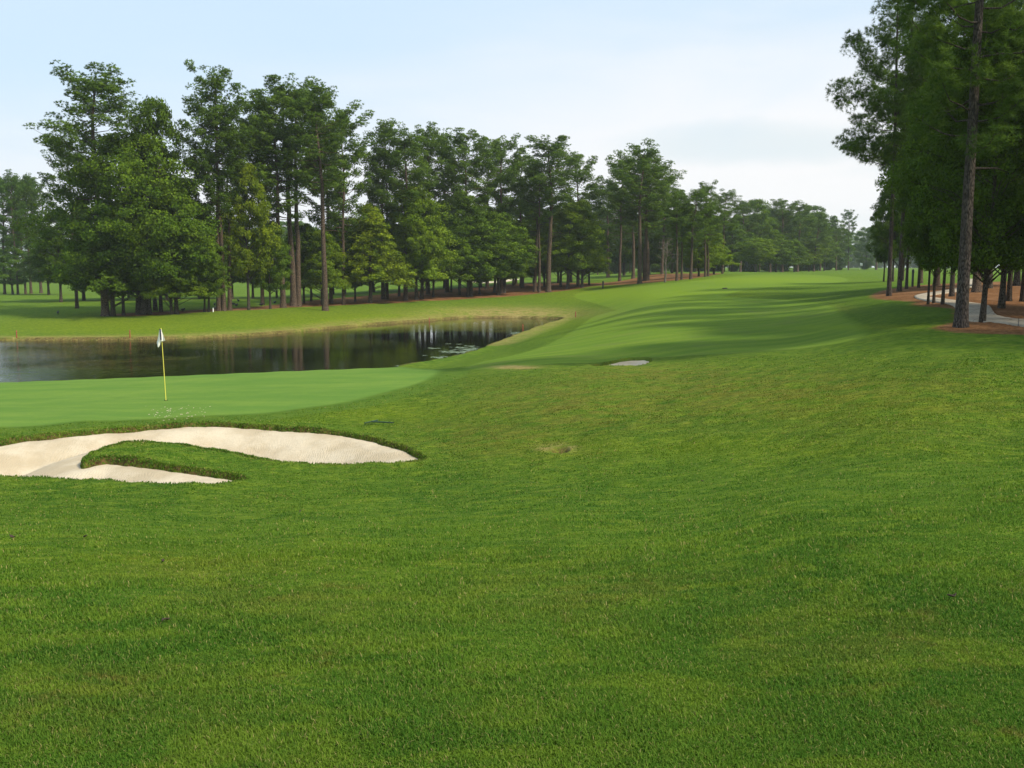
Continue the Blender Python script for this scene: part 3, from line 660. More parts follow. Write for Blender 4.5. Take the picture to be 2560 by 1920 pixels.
LEFT = 'trees of the grove across the pond'
ROW = 'trees of the long row behind the pond'
MID = 'trees of the stand at the far fairway'
RIGHT = 'trees of the dark wood on the right'
BACK = 'trees of the woods in the background'
TREES = '''
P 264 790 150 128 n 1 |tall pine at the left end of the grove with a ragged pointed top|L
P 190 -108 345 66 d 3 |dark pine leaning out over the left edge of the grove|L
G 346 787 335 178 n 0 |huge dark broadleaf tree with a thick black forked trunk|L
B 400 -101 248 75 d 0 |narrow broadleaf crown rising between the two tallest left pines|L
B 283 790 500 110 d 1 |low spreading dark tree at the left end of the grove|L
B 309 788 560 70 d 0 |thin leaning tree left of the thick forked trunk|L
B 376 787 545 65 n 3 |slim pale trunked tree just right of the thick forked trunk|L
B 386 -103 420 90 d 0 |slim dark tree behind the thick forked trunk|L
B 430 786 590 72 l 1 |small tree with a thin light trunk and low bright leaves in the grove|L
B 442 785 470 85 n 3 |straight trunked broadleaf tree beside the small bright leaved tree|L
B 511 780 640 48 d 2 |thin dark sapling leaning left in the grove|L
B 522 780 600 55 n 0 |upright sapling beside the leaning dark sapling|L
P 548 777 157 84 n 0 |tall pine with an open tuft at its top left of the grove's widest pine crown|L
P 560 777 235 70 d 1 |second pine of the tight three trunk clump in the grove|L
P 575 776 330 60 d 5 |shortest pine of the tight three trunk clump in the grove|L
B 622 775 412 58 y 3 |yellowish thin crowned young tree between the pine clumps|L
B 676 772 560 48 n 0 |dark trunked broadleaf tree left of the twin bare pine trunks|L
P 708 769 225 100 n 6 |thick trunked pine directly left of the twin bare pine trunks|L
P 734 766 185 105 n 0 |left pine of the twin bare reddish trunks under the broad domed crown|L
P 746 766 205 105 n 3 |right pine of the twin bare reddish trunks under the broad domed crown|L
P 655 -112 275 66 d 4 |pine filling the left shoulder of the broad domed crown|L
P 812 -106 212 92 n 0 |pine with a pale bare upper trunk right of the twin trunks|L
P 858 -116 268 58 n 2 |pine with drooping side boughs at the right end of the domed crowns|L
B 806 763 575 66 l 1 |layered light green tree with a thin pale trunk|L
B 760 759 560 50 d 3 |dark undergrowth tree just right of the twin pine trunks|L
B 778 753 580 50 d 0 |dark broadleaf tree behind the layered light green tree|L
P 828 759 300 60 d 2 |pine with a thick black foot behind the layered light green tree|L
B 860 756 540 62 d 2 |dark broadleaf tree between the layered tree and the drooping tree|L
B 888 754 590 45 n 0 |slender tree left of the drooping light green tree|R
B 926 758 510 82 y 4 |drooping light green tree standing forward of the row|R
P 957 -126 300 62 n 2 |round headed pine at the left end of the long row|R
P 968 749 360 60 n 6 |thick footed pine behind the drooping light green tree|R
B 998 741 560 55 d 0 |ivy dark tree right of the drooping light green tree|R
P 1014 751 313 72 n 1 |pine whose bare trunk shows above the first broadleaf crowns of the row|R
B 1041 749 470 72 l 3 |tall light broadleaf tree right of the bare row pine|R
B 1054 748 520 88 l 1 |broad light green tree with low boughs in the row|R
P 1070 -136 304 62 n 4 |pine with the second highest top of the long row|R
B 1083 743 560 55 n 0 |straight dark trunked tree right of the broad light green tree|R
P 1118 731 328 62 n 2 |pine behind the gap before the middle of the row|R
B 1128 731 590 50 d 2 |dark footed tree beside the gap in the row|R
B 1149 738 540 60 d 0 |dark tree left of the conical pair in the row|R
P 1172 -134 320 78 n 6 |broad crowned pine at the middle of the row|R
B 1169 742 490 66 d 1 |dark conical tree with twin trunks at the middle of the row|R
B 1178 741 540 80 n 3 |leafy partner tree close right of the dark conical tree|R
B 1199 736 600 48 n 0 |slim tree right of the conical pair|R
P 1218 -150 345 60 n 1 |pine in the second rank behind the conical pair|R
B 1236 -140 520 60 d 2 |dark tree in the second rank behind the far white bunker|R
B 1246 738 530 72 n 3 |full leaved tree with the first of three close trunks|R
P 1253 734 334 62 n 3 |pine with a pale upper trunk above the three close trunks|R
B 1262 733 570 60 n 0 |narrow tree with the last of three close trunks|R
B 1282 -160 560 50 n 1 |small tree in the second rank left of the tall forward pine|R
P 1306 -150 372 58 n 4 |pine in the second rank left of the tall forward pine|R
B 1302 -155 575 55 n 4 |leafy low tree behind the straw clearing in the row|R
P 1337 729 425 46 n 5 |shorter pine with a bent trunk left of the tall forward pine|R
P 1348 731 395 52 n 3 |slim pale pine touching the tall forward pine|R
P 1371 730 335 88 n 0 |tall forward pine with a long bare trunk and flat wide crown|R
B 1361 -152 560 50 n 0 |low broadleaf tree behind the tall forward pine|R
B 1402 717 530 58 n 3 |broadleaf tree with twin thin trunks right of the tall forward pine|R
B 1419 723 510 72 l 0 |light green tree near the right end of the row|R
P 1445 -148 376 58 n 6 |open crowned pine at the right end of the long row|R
B 1455 719 500 62 l 1 |last broad light green tree at the right end of the row|R
B 1473 -152 560 42 l 4 |small tree at the right tip of the row|R
P 1549 703 388 58 n 3 |left pine of the isolated stand with its crown leaning left|M
P 1583 -165 430 60 d 1 |dark pine behind the tallest pine of the middle stand|M
P 1599 709 353 74 n 0 |tallest pine of the middle stand with a pale forked trunk|M
P 1611 702 415 70 n 3 |pine close right of the tallest middle pine|M
P 1618 702 385 80 n 6 |pine whose boughs reach out right of the tallest middle pine|M
P 1520 -190 450 60 d 4 |dark pine behind the gap between row and middle stand|M
P 1655 -180 440 55 n 4 |full pine right of the middle stand's forked trunk|M
P 1692 702 478 42 n 5 |pine with a curved thin trunk in the middle stand|M
P 1704 699 510 38 n 1 |short pine next to the curved thin trunk|M
P 1727 698 473 48 n 2 |pine with a pale trunk half way along the middle stand|M
P 1763 692 451 36 n 0 |pine topped by a small loose tuft above the middle stand|M
P 1770 691 500 44 n 6 |pine close behind the loose tufted pine|M
B 1747 691 600 44 l 3 |small light green tree between thin pine trunks of the middle stand|M
B 1785 686 580 48 l 1 |bright low tree with drooping boughs right of the loose tufted pine|M
P 1806 684 474 44 n 3 |round headed pine standing apart on a thin bare trunk|M
B 1680 -185 560 55 d 0 |dark low tree behind the bare dead sapling|M
B 1622 -190 560 60 d 3 |dark low tree behind the tallest middle pine|M
B 1560 -200 560 60 d 2 |dark low tree behind the isolated left pine|M
B 1735 -210 560 55 d 0 |dark broadleaf tree in the middle stand's second rank|M
B 1830 -225 560 50 d 3 |dark broadleaf tree right of the round headed pine|M
P 1850 -235 500 42 n 2 |pine left of the pale topped tree in the far stand|M
B 1889 -240 498 42 n 0 |pale topped broadleaf tree in the far stand|M
B 1888 -215 595 48 l 2 |rounded light green tree at the front of the far stand|M
P 1925 -255 520 38 n 4 |pine between the pale topped tree and the twin far pines|M
P 1955 -250 495 45 n 6 |left one of the twin high pines of the far stand|M
P 1993 -255 502 42 n 1 |right one of the twin high pines of the far stand|M
B 1940 -240 585 40 n 3 |low broadleaf tree below the twin high far pines|M
B 1985 -245 600 38 n 1 |low tree at the foot of the right twin far pine|M
P 2034 -262 530 34 n 2 |pine before the last one of the far stand|M
P 2050 -290 542 30 n 4 |narrow pine behind the second last far pine|M
B 2022 -262 600 34 l 0 |light low tree near the end of the far stand|M
B 2060 -285 590 30 n 3 |low tree just before the last pine of the far stand|M
P 2090 -300 570 28 n 6 |last small pine at the right end of the far stand|M
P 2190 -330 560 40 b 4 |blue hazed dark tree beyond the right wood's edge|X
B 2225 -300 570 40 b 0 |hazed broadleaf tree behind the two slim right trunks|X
N 2402 819 -980 215 d 0 |large near pine with thick scaly trunk beside the cart path|W
O 2455 805 60 170 d 0 |dark leafy tree with a leaning trunk on the path's near edge|W
N 2222 740 -150 128 d 1 |foremost slim pine on the wood's left edge with long side boughs|W
N 2248 729 -120 130 d 2 |second slim pine just behind the wood's foremost slim pine|W
N 2266 722 60 85 d 2 |dark thin pine behind the second slim pine|W
B 2209 704 480 32 d 0 |small distant tree left of the foremost slim pine's trunk|W
B 2232 704 440 40 d 3 |small distant tree between the two slim right pines|W
B 2257 702 420 45 d 1 |distant dark tree right of the second slim pine|W
B 2296 719 330 55 d 0 |broadleaf tree with a double trunk beside the small dark post|W
O 2320 761 300 66 d 1 |dark dense tree at the path's first bend|W
O 2334 758 230 84 d 0 |dark tree whose trunk touches the tree at the path's first bend|W
O 2356 761 200 95 d 1 |dark tree with a straight trunk in front of the path's bend|W
N 2379 741 -100 140 d 2 |pine just left of the near pine's trunk beyond the path|W
O 2503 771 90 170 d 0 |dark leafy tree on the straw bank right of the path|W
N 2522 753 -180 150 d 2 |pine on the straw bank behind the leafy tree|W
N 2557 754 -260 160 d 1 |pine at the right frame edge on the straw bank|W
P 2440 -58 -60 150 d 1 |pine deep in the wood above the path's far bend|W
B 2410 -75 300 110 d 2 |broadleaf tree deep in the wood behind the near pine|W
B 2470 -66 260 130 d 0 |broadleaf tree deep in the wood right of the near pine|W
P 2340 -78 60 110 d 3 |pine deep in the wood above the path's first bend|W
P 2300 -88 160 80 d 6 |pine at the back of the wood near its left edge|W
B 2540 -72 280 130 d 3 |broadleaf tree deep in the wood at the right frame edge|W
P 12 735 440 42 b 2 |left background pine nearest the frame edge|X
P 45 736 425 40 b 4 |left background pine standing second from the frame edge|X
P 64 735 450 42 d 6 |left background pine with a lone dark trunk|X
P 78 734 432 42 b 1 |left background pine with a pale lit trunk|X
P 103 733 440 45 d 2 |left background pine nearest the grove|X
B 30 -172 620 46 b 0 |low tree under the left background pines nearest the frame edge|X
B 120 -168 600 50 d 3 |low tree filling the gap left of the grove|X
'''
GR = {'L': LEFT, 'R': ROW, 'M': MID, 'W': RIGHT, 'X': BACK}
for ln_ in TREES.strip().splitlines():
    a, lb, gk = ln_.split('|'); q = a.split()
    plant(q[0], float(q[1]), float(q[2]), float(q[3]), float(q[4]), q[5], lb, GR[gk], int(q[6]) % len(PR[q[0]]))

g2 = np.random.default_rng(5)
# far tree line seen through the gaps, beyond the second fairway
for i in range(62):
    u = -90 + i * 37 + g2.uniform(-15, 15); Y = g2.uniform(300, 380)
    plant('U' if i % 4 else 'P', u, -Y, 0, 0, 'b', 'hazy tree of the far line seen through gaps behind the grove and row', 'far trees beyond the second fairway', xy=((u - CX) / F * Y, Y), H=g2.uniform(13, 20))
for i in range(30):
    u = 1500 + i * 19.5 + g2.uniform(-8, 8); Y = g2.uniform(225, 290) + i * 2
    plant('U' if i % 4 else 'P', u, -Y, 0, 0, 'd', 'dark tree of the shaded rank behind the middle and far stands', 'dark trees behind the far stand', xy=((u - CX) / F * Y, Y), H=g2.uniform(13, 18))
for i in range(32):
    u = 2040 + i * 13 + g2.uniform(-4, 4); Y = g2.uniform(600, 720)
    plant('U', u, -Y, 0, 0, 'n', 'pale blue hazed tree closing the end of the fairway', 'hazed trees closing the fairway', xy=((u - CX) / F * Y, Y), H=g2.uniform(14, 21))
for i in range(28):
    u = 170 + i * 47 + g2.uniform(-16, 16); Y = 128 + i * 1.4 + g2.uniform(-6, 6)
    plant('B', u, -Y, 0, 0, 'd', 'shaded tree of the second rank filling the grove and row behind their front trees', 'second rank trees of the grove and row', xy=((u - CX) / F * Y, Y), H=g2.uniform(9, 13.5))
# the wood carries on to the right of the frame and shades the foreground
for (x, y, k, h) in [(22, 33, 'P', 19), (24, 30, 'P', 19), (26, 22, 'B', 15), (25, 37, 'B', 15), (28, 28, 'P', 20)]:
    plant(k, 0, -1, 0, 0, 'd', 'tree of the wood continuing to the right of the near pine', 'trees of the wood beyond the right edge', xy=(x, y), H=h)

# ------------------------------------------------------------------ bare dead sapling
def dead_tree():
    x, Y = hit([(1662, 706)])[0]; z = float(ground(np.array([x]), np.array([Y]))[0][0])
    root = tag(empty('bare_tree', (x, Y, z)), 'bleached leafless sapling in front of the middle stand', 'dead tree')
    g = np.random.default_rng(3); T = TB(); H = 5.6
    T.tube([(0, 0, -.2), (.1, 0, 1.2), (.05, 0, 2.6), (.3, 0, 4), (.2, 0, H)], [.16, .12, .10, .06, .015], 7)
    Tb = TB()
    for i in range(26):
        h = g.uniform(1.7, 5); a = g.uniform(0, 6.28); L = g.uniform(1.2, 3.0) * (1.1 - h / 7)
        c = np.array([.1, 0, h]); e = c + (math.cos(a) * L, math.sin(a) * L, L * g.uniform(.1, .8)); mdp = (c + e) / 2 + (0, 0, .2)
        Tb.tube([c, mdp, e], [.05, .035, .012], 4)
        for _ in range(3):
            f = e + g.normal(0, .45, 3); Tb.tube([mdp * .4 + e * .6, f], [.022, .008], 3)
    for nm, t in (('trunk', T), ('branches', Tb)):
        o = bpy.data.objects.new(nm, t.mesh(nm, M['deadwood'])); COL.objects.link(o); o.parent = root
dead_tree()

# ------------------------------------------------------------------ flagstick
def gz(x, y): return float(ground(np.array([x], float), np.array([y], float))[0][0])
mY = simple('yellow_paint', (.72, .66, .10), .4, .05); mW = simple('white_cloth', (.80, .78, .72), .8, .04); mN = simple('navy_cloth', (.012, .018, .05), .7, .1)
mHole = simple('cup_shadow', (.02, .02, .015), .9)
def flag():
    x, Y = hit([(415, 1001)])[0]; z = gz(x, Y)
    _, b = ray(410, 822); H = EYE + b * Y - z; lean = -5 / F * Y
    root = tag(empty('flagstick', (x, Y, z)), 'yellow golf flagstick with a limp white and navy flag on the green', 'golf flag')
    T = TB(); T.tube([(0, 0, -.05), (lean * .5, 0, H * .5), (lean, 0, H)], [.013, .011, .009], 8); T.tube([(lean, 0, H), (lean, 0, H + .025)], [.016, .006], 8)
    o = bpy.data.objects.new('pole', T.mesh('pole', mY)); COL.objects.link(o); o.parent = root
    # limp flag: gathered cloth, a strip grid folded about the pole
    nu, nv = 26, 16; V = []; s = Y / F
    for j in range(nv):
        t = j / (nv - 1)
        wl = (-4.5 - 26 * t ** 1.2 * .36 * 1.0) * s * .9; wr = (1.5 + 11 * max(0, t - .1) ** 1.05 * .9) * s
        for i in range(nu):
            a = i / (nu - 1); hx = wl + (wr - wl) * a
            drop = .36 + (.16 * math.exp(-((a - .22) / .16) ** 2) - .05 * a + .02)
            V.append((lean * .97 + hx + .004 * math.sin(a * 19), -.02 + .03 * t * math.sin(a * 15 + t * 2), H - .02 - t * drop))
    f = [(j * nu + i, j * nu + i + 1, (j + 1) * nu + i + 1, (j + 1) * nu + i) for j in range(nv - 1) for i in range(nu - 1)]
    fl = mesh_np('flag', np.array(V), np.array(f), mW, root); sd = fl.modifiers.new('s', 'SOLIDIFY'); sd.thickness = .004
    # navy band hanging down the fold
    V2 = []; 
    for j in range(11):
        t = j / 10 * .66
        for i in range(4):
            a = .62 + .22 * i / 3
            wl = (-4.5 - 26 * t ** 1.2 * .36) * s * .9; wr = (1.5 + 11 * max(0, t - .1) ** 1.05 * .9) * s
            hx = lean * .97 + (-2.6 + 3.8 * i / 3 + 1.5 * t) * s
            V2.append((hx, -.065, H + .0 - t * .49))
    f2 = [(j * 4 + i, j * 4 + i + 1, (j + 1) * 4 + i + 1, (j + 1) * 4 + i) for j in range(10) for i in range(3)]
    bnd = mesh_np('stripe', np.array(V2), np.array(f2), mN, fl); sd = bnd.modifiers.new('s', 'SOLIDIFY'); sd.thickness = .004
    C_ = TB(); C_.tube([(0, 0, .012), (0, 0, .006), (0, 0, .005)], [.056, .056, .001], 20)
    o = bpy.data.objects.new('cup', C_.mesh('cup', mHole)); COL.objects.link(o); o.parent = root
flag()

# ------------------------------------------------------------------ stakes, posts and small things
def post(name, u, v, h, r, mat, label, cat, cap=None, group=None, lean=0.):
    x, Y = hit([(u, v)])[0]; z = gz(x, Y); root = tag(empty(name, (x, Y, z)), label, cat, group)
    T = TB(); T.tube([(0, 0, -.1), (lean * h, 0, h * .97), (lean * h, 0, h)], [r, r * .95, r * .6], 8); T.tube([(lean * h, 0, h), (lean * h, 0, h + .005)], [r * .6, .001], 8)
    o = bpy.data.objects.new('stake' if 'stake' in name else 'shaft', T.mesh(name, mat)); COL.objects.link(o); o.parent = root
    T = TB(); T.tube([(lean * h, 0, h * .80), (lean * h, 0, h * .93)], [r * 1.12, r * 1.12], 8)
    o = bpy.data.objects.new('band', T.mesh('band', cap or mat)); COL.objects.link(o); o.parent = root
mR = simple('red_stake_paint', (.26, .045, .02), .6, .2); mDk = simple('dark_post_paint', (.018, .022, .018), .6, .2); mWh = simple('white_paint', (.8, .8, .76), .5, .05); mR2 = simple('faded_red_paint', (.40, .12, .07), .6, .2)
HZ = 'red hazard stakes around the pond'
post('hazard_stake', 1073, 789, .62, .045, mR, 'red hazard stake above the tufted dry bank in front of the row', 'stake', mR2, HZ)
post('hazard_stake', 1439, 789, .62, .045, mR, 'red hazard stake at the right tip of the pond', 'stake', mR2, HZ)
post('hazard_stake', 1307, 834, .6, .04, mR, 'red hazard stake at the water edge below the fairway bank', 'stake', mR2, HZ)
post('hazard_stake', 325, 843, .55, .045, mR, 'red hazard stake on the far bank left of the flag', 'stake', mR2, HZ)
post('hazard_stake', 42, 845, .55, .045, mR, 'red hazard stake on the far bank nearest the left frame edge', 'stake', mR2, HZ)
post('distance_post', 1507, 721, 1.0, .12, mDk, 'black distance post on the straw edge right of the row', 'post', mDk, None, .04)
post('distance_post', 2281, 717, 1.35, .09, mDk, 'small black post on the straw behind the slim right pines', 'post', mDk)
post('marker_post', 533, 780, .42, .06, mWh, 'short white marker at the foot of the grove', 'post', mWh)
def blob_mesh(parts, name, mat, seg=10):
    V, Fq, n0 = [], [], 0
    for (c, r) in parts:
        c = np.array(c, float); r = np.array(r, float)
        th = np.linspace(0.02, PI - .02, 8); an = np.linspace(0, 2 * PI, seg, endpoint=False)
        P = np.array([[math.sin(t) * math.cos(a), math.sin(t) * math.sin(a), math.cos(t)] for t in th for a in an]) * r + c
        V.append(P)
        for i in range(7):
            for j in range(seg): Fq.append((n0 + i * seg + j, n0 + i * seg + (j + 1) % seg, n0 + (i + 1) * seg + (j + 1) % seg, n0 + (i + 1) * seg + j))
        n0 += len(P)
    return mesh_np(name, np.vstack(V), np.array(Fq), mat, link=False)
mBird = simple('black_feather', (.012, .013, .016), .5, .3)
bird = blob_mesh([((0, 0, .17), (.20, .085, .09)), ((.17, 0, .25), (.065, .05, .055)), ((.25, 0, .245), (.05, .014, .014)), ((-.24, 0, .15), (.13, .045, .015)), ((.0, .03, .05), (.012, .012, .08)), ((.0, -.03, .05), (.012, .012, .08))], 'crow', mBird)
for u, v, lb in ((145, 786, 'black bird alone on the shaded grass left of the grove'), (457, 779, 'black bird right of the small bright leaved tree'), (537, 765, 'upper of two black birds left of the three trunk clump'), (538, 775, 'lower of two black birds left of the three trunk clump'),
                 (583, 764, 'left of two close black birds right of the three trunk clump'), (591, 767, 'right of two close black birds right of the three trunk clump'), (596, 755, 'farthest black bird behind the three trunk clump'), (653, 766, 'black bird left of the dark trunked broadleaf tree'), (687, 760, 'black bird just left of the thick trunked pine')):
    x, Y = hit([(u, v)])[0]; o = bpy.data.objects.new('crow', bird); COL.objects.link(o); o.location = (x, Y, gz(x, Y)); o.rotation_euler = (0, 0, random.uniform(0, 6.28)); o.scale = (1.25,) * 3
    tag(o, lb, 'bird', 'black birds on the grass by the grove')
mCone = simple('dead_leaf', (.045, .028, .018), .8, .4)
for k, (u, v, s, lb) in enumerate(((752, 1282, 1, 'brown dead leaf on the grass below the bunker'), (212, 1348, 1, 'dark dead leaf on the grass at the left'), (32, 1348, 1.2, 'reddish dead leaf nearest the left frame edge'), (406, 1408, .8, 'small dark leaf on the grass right of the dark dead leaf'),
        (418, 1560, 1, 'dark twig like leaf low on the left grass'), (1755, 1205, 1, 'brown dead leaf on the grass right of the swale'), (1831, 1151, 1, 'dark dead leaf at the swale bottom'), (1928, 1147, .8, 'tiny dark leaf right of the swale leaf'), (1156, 1203, .8, 'dark speck of leaf below the drain'), (2382, 1500, 1, 'dead leaf on the grass at the lower right'))):
    x, Y = hit([(u, v)])[0]; g = np.random.default_rng(80 + k); m_ = 9; V = []
    for i in range(m_):
        for j in range(5):
            a = i / (m_ - 1); w = math.sin(PI * min(1, a * .98 + .02)) ** .8 * .020 * (1 + .4 * math.sin(i * 2.1 + k)); t = (j - 2) / 2
            V.append((a * .09 - .045, t * w, .035 + .012 * t * t + .012 * math.sin(a * 5 + k)))
    f = [(i * 5 + j, i * 5 + j + 1, (i + 1) * 5 + j + 1, (i + 1) * 5 + j) for i in range(m_ - 1) for j in range(4)]
    o = mesh_np('fallen_leaf', np.array(V) * s * .65, np.array(f), mCone); o.location = (x, Y, gz(x, Y)); o.rotation_euler = (.2, .1, g.uniform(0, 6))
    o.modifiers.new('s', 'SOLIDIFY').thickness = .003; tag(o, lb, 'leaf', 'dead leaves scattered on the foreground grass')
# rake beside the bunker
mRk = simple('green_rake_handle', (.018, .055, .032), .5, .1)
def rake():
    a, b = hit([(928, 1062), (984, 1066)]); za, zb_ = gz(*a) + .07, gz(*b) + .07
    root = tag(empty('bunker_rake', (a[0], a[1], za)), 'dark green rake lying in the grass above the bunker lip', 'rake')
    d = np.array([b[0] - a[0], b[1] - a[1], zb_ - za]); T = TB(); T.tube([(0, 0, 0), d], [.017, .017], 8)
    o = bpy.data.objects.new('handle', T.mesh('handle', mRk)); COL.objects.link(o); o.parent = root
    T = TB(); lat = np.array([-d[1], d[0], 0]) / np.hypot(d[0], d[1]); T.tube([-lat * .28, lat * .28], [.014, .014], 6)
    for i in range(11): c = lat * (-.26 + .052 * i); T.tube([c, c + (0, 0, -.07)], [.006, .003], 4)
    o = bpy.data.objects.new('rake_head', T.mesh('rake_head', mRk)); COL.objects.link(o); o.parent = root
rake()
# sprinkler marker disc on the fairway
def sprinkler():
    x, Y = hit([(1812, 722)])[0]; o = blob_mesh([((0, 0, .03), (.28, .2, .07)), ((.10, 0, .06), (.10, .14, .06))], 'clod', mCone, 12)
    o = bpy.data.objects.new('divot_clod', o); COL.objects.link(o); o.location = (x, Y, gz(x, Y)); tag(o, 'small dark clod of turf on the sunlit fairway', 'clod')
sprinkler()
# distant flag
def far_flag():
    Y = 330.; x = (2144 - CX) / F * Y; z = gz(x, Y); root = tag(empty('flagstick', (x, Y, z)), 'tiny distant white flag on the far green', 'golf flag')
    T = TB(); T.tube([(0, 0, -.1), (0, 0, 2.3)], [.04, .03], 6); o = bpy.data.objects.new('pole', T.mesh('pole', mWh)); COL.objects.link(o); o.parent = root
    V = [(-.02 + i * .14, .05 * math.sin(i), 2.3 - j * .3 - .03 * i) for j in range(4) for i in range(7)]
    mesh_np('flag', np.array(V), np.array([(j * 7 + i, j * 7 + i + 1, j * 7 + i + 8, j * 7 + i + 7) for j in range(3) for i in range(6)]), mWh, root).modifiers.new('s', 'SOLIDIFY').thickness = .02
far_flag()
# floating leaves on the water near the fairway shore
def lily():
    g = np.random.default_rng(9); V, f = [], []; m = simple('lily_leaf', (.20, .26, .17), .25, .3, 3)
    for (cu, cv, su, sv, k) in ((1165, 872, 28, 7, 70), (1130, 881, 30, 3, 36), (1040, 914, 32, 2.5, 40), (1080, 871, 8, 1.5, 8), (1100, 895, 25, 4, 16), (1290, 833, 12, 3, 22)):
        for _ in range(k):
            p = hit_plane([(cu + g.normal(0, su * .6), cv + g.normal(0, sv * .6))], WZ)[0]; r = g.uniform(.10, .26); s0 = len(V)
            a0 = g.uniform(0, 6.28)
            for i in range(10):
                a = a0 + .25 + i * (6.28 - .5) / 9; V.append((p[0] + r * math.cos(a), p[1] + r * math.sin(a), WZ + .012 + .006 * g.uniform()))
            V.append((p[0], p[1], WZ + .010)); c = s0 + 10
            for i in range(9): f.append((s0 + i, s0 + i + 1, c, c))
    bm_f = np.array([(a, b, c) for a, b, c, _ in f])
    tag(mesh_np('floating_leaves', np.array(V), bm_f, m), 'patches of pale leaves floating near the fairway shore', 'water plants', kind='stuff')
lily()

def specks():
    g = np.random.default_rng(19); V, f = [], []
    for _ in range(70):
        c = hit_plane([(g.normal(440, 48), g.normal(1030, 9))], -2.15)[0]; z = gz(*c); r = g.uniform(.008, .022); s0 = len(V)
        for i in range(5): a = i * 1.2566 + g.uniform(0, .4); V.append((c[0] + r * math.cos(a) * 1.5, c[1] + r * math.sin(a), z + .004))
        V.append((c[0], c[1], z + .004 + r * .5))
        for i in range(5): f.append((s0 + i, s0 + (i + 1) % 5, s0 + 5))
    tag(mesh_np('spilled_sand', np.array(V), np.array(f), M['sand']), 'pale sand grains splashed on the green near the flag', kind='stuff')
specks()
# ------------------------------------------------------------------ grass blades in the foreground (and along lips and shore)
def blades():
    g = np.random.default_rng(77); n_ = 850000
    u = g.uniform(-160, 2720, n_); v = HV + (2150 - HV) * g.uniform(0.15, 1, n_)
    # distance from a smooth profile so the scatter covers the ground evenly on screen
    a = (u - CX) / F
    Yt = np.exp(np.linspace(math.log(1.6), math.log(60), 400)); 
    xs = np.linspace(-.62, .62, 26); tab = np.zeros((26, 400))
    for i, s in enumerate(xs): tab[i] = proj(s * Yt, Yt, base_z(s * Yt, Yt))[1]
    ii = np.clip(((a + .62) / 1.24 * 25), 0, 24.999); i0 = ii.astype(int); Y = np.zeros(n_)
    for i in range(26):
        m_ = i0 == i
        if m_.any():
            t = tab[i]; mono = np.minimum.accumulate(t); Y[m_] = np.interp(-v[m_], -mono, Yt)
    Y *= g.uniform(.97, 1.03, n_)
    x = a * Y
    dg = sdf(GREEN, x, Y, 3); dg = np.minimum(dg, sdf(FAIR, x, Y, 3)); dg = np.minimum(dg, sdf(STRAW_R, x, Y, 3) + .2); keep = (Y < 42) & (Y > 1.7) & (dg > .3)
    for poly, _, _ in BK[:2]: keep &= sdf(poly, x, Y, 2) > 0.02
    keep &= g.uniform(0, 1, n_) > smooth(16, 42, Y) * .9
    dff = sdf(FAIR, x, Y, 5); keep &= g.uniform(0, 1, n_) < .12 + .88 * smooth(.2, 4., dff)
    x, Y = x[keep], Y[keep]
    kd = (((x - DR[0]) / .34) ** 2 + ((Y - DR[1]) / .40) ** 2 > 1) | (g.uniform(0, 1, len(x)) < .12); x, Y = x[kd], Y[kd]
    # lip fringe
    fx, fy = [], []
    for poly in (BUNKER, BUNKER2):
        seg = np.roll(poly, -1, 0) - poly; L = np.hypot(*seg.T); cum = np.r_[0, np.cumsum(L)]; t = g.uniform(0, cum[-1], 26000 if poly is BUNKER else 600)
        i = np.clip(np.searchsorted(cum, t) - 1, 0, len(poly) - 1); q = poly[i] + seg[i] * ((t - cum[i]) / L[i])[:, None]
        q += g.normal(0, .06, q.shape); d = sdf(poly, q[:, 0], q[:, 1], 2); q = q[d > -.05]; fx.append(q[:, 0]); fy.append(q[:, 1])
    nf = sum(map(len, fx)); x = np.r_[x, *fx]; Y = np.r_[Y, *fy]
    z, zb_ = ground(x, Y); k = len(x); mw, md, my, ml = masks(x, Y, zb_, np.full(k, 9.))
    h = g.uniform(.012, .027, k) * (1 + .9 * (vnoise(x * 2.2, Y * 2.2, 21) - .4)); h[-nf:] = g.uniform(.02, .048, nf)
    w = np.maximum(.0016, .00042 * Y) * g.uniform(.8, 1.4, k)
    az = g.uniform(0, 6.28, k); lean = g.uniform(.15, 1.1, k)
    d = np.c_[np.cos(az), np.sin(az)]; s_ = np.c_[-np.sin(az), np.cos(az)]
    # face mostly toward varied directions
    b = np.c_[x, Y, z - .004]
    p0 = b - np.c_[s_ * w[:, None], np.zeros(k)]; p1 = b + np.c_[s_ * w[:, None], np.zeros(k)]
    mid = b + np.c_[d * (h * lean * .35)[:, None], h * .62]; m0 = mid - np.c_[s_ * (w * .8)[:, None], np.zeros(k)]; m1 = mid + np.c_[s_ * (w * .8)[:, None], np.zeros(k)]
    tip = b + np.c_[d * (h * lean)[:, None], h * (1 - .25 * lean * lean)]
    V = np.stack([p0, p1, m1, m0, tip], 1).reshape(-1, 3)
    o = np.arange(k)[:, None] * 5
    F3 = np.concatenate([o + (0, 1, 2), o + (0, 2, 3), o + (3, 2, 4)], 0)
    tone = g.uniform(0, 1, k)
    ob = mesh_np('grass', V, F3, M['blade'], attrs={'tone': np.repeat(tone, 5), 'worn': np.repeat(np.maximum(mw, md), 5), 'yellow': np.repeat(my, 5), 'dark_green': np.repeat(ml, 5)}, smooth_sh=False)
    tag(ob, 'short green grass blades covering the foreground rough', 'grass', kind='stuff')
blades()

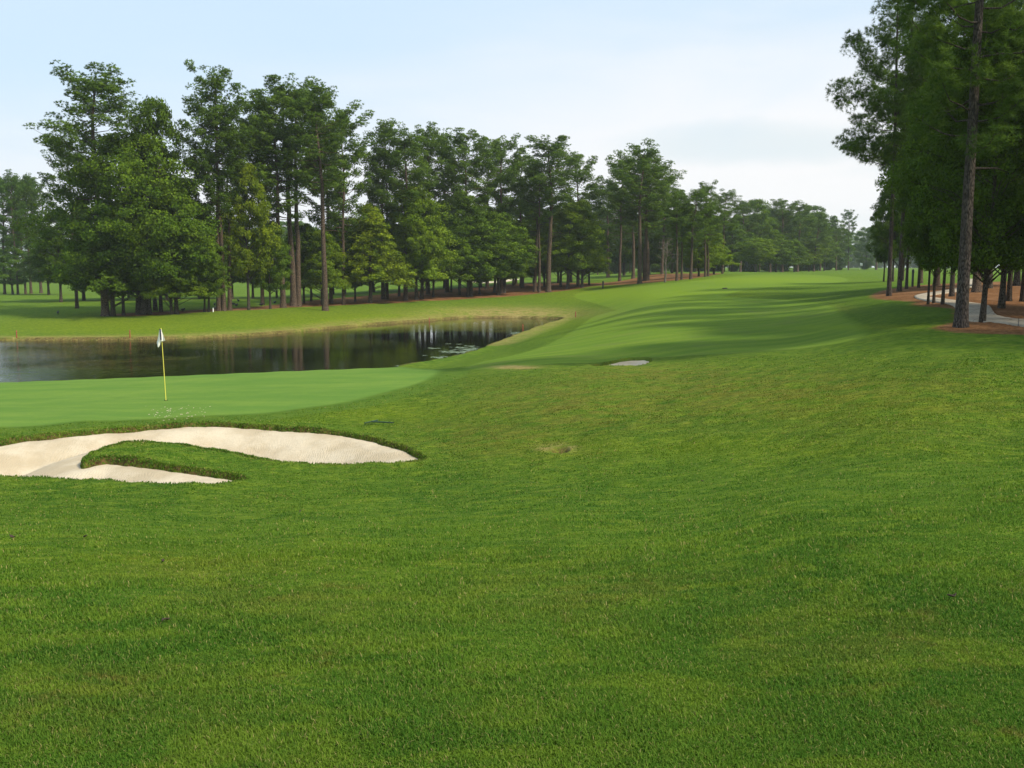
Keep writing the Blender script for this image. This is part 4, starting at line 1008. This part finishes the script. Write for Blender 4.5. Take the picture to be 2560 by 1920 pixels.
# ------------------------------------------------------------------ haze
def haze():
    m = bpy.data.materials.new('air'); m.use_nodes = True; nt = m.node_tree; nt.nodes.clear()
    pv = nt.nodes.new('ShaderNodeVolumePrincipled'); pv.inputs['Color'].default_value = (.86, .93, 1, 1); pv.inputs['Density'].default_value = .00022; pv.inputs['Anisotropy'].default_value = .1
    out = nt.nodes.new('ShaderNodeOutputMaterial'); nt.links.new(pv.outputs[0], out.inputs['Volume'])
    s, z0, z1 = 3100, -9, 45
    V = np.array([(a * s, b * s, c) for c in (z0, z1) for b in (-1, 1) for a in (-1, 1)])
    f = np.array([(0, 2, 3, 1), (4, 5, 7, 6), (0, 1, 5, 4), (2, 6, 7, 3), (0, 4, 6, 2), (1, 3, 7, 5)])
    tag(mesh_np('haze', V, f, m, smooth_sh=False), 'thin morning haze in the air', 'haze', kind='stuff')
haze()

# ------------------------------------------------------------------ sky and sun
SUN_EL, SUN_AZ = R(45), R(118)      # azimuth clockwise from +Y
w = bpy.data.worlds.new('World'); SC.world = w; w.use_nodes = True
t = NT(w.node_tree)
sky = t.n('ShaderNodeTexSky', sky_type='NISHITA', sun_disc=False, sun_elevation=SUN_EL, sun_rotation=SUN_AZ, air_density=1.0, dust_density=1.6, ozone_density=1.0, altitude=50)
dv = t.n('ShaderNodeTexCoord').outputs['Generated']
sx = t.n('ShaderNodeSeparateXYZ', {'Vector': dv})
el = sx.outputs[2]
cl = t.noise(t.scalev(dv, (1.2, 1.2, 4.2)), 2.1, 5, .55, .35)
veil = t.mapr(el, .30, .02, 0.0, .92)
side = t.mapr(sx.outputs[0], -.5, .35, -.18, .30)
cover = t.m('ADD', t.m('ADD', veil, side), t.m('MULTIPLY', t.m('SUBTRACT', cl, .5), .75))
cover = t.mapr(cover, .10, 1.05, .08, 1.0)
grey = t.mapr(t.noise(t.scalev(dv, (1.4, 1.4, 8)), 2.6, 4, .5, .2), .48, .68, 0, .55)
gx = t.m('DIVIDE', t.m('SUBTRACT', t.m('DIVIDE', sx.outputs[0], sx.outputs[1]), .235), .13); gz_ = t.m('DIVIDE', t.m('SUBTRACT', t.m('ADD', el, t.m('MULTIPLY', t.m('SUBTRACT', cl, .5), .05)), .115), .022)
puff = t.m('MULTIPLY', t.mapr(t.m('ADD', t.m('MULTIPLY', gx, gx), t.m('MULTIPLY', gz_, gz_)), 1.6, .1, 0, .9), t.mapr(sx.outputs[1], .2, .5))
ccol = t.mix(t.m('MAXIMUM', grey, puff), (7.7, 7.7, 7.8), (6.3, 6.9, 7.2))
skyc = t.mix(cover, t.mix(.85, sky.outputs[0], (5.3, 6.9, 8.5)), ccol)
t.n('ShaderNodeOutputWorld', {'Surface': t.n('ShaderNodeBackground', {'Color': skyc, 'Strength': .10}).outputs[0]})
ld = bpy.data.lights.new('sun', 'SUN'); ld.energy = 3.9; ld.angle = R(6); ld.color = (1, .90, .72)
so = bpy.data.objects.new('sun', ld); COL.objects.link(so)
tosun = Vector((math.sin(SUN_AZ) * math.cos(SUN_EL), math.cos(SUN_AZ) * math.cos(SUN_EL), math.sin(SUN_EL)))
so.rotation_euler = tosun.to_track_quat('Z', 'Y').to_euler(); so.location = (40, 0, 60)

# ------------------------------------------------------------------ camera
cd = bpy.data.cameras.new('camera'); cd.sensor_width = 36; cd.lens = 36 * F / 2560; cd.clip_start = .1; cd.clip_end = 8000
co = bpy.data.objects.new('camera', cd); COL.objects.link(co); co.location = (0, 0, EYE); co.rotation_euler = (PI / 2 - TH, 0, 0)
SC.camera = co
SC.view_settings.view_transform = 'Standard'; SC.view_settings.look = 'None'; SC.view_settings.exposure = .38; SC.view_settings.gamma = 1
SC.cycles.max_bounces = 8; SC.cycles.transparent_max_bounces = 8; SC.cycles.volume_bounces = 1; SC.cycles.use_denoising = True
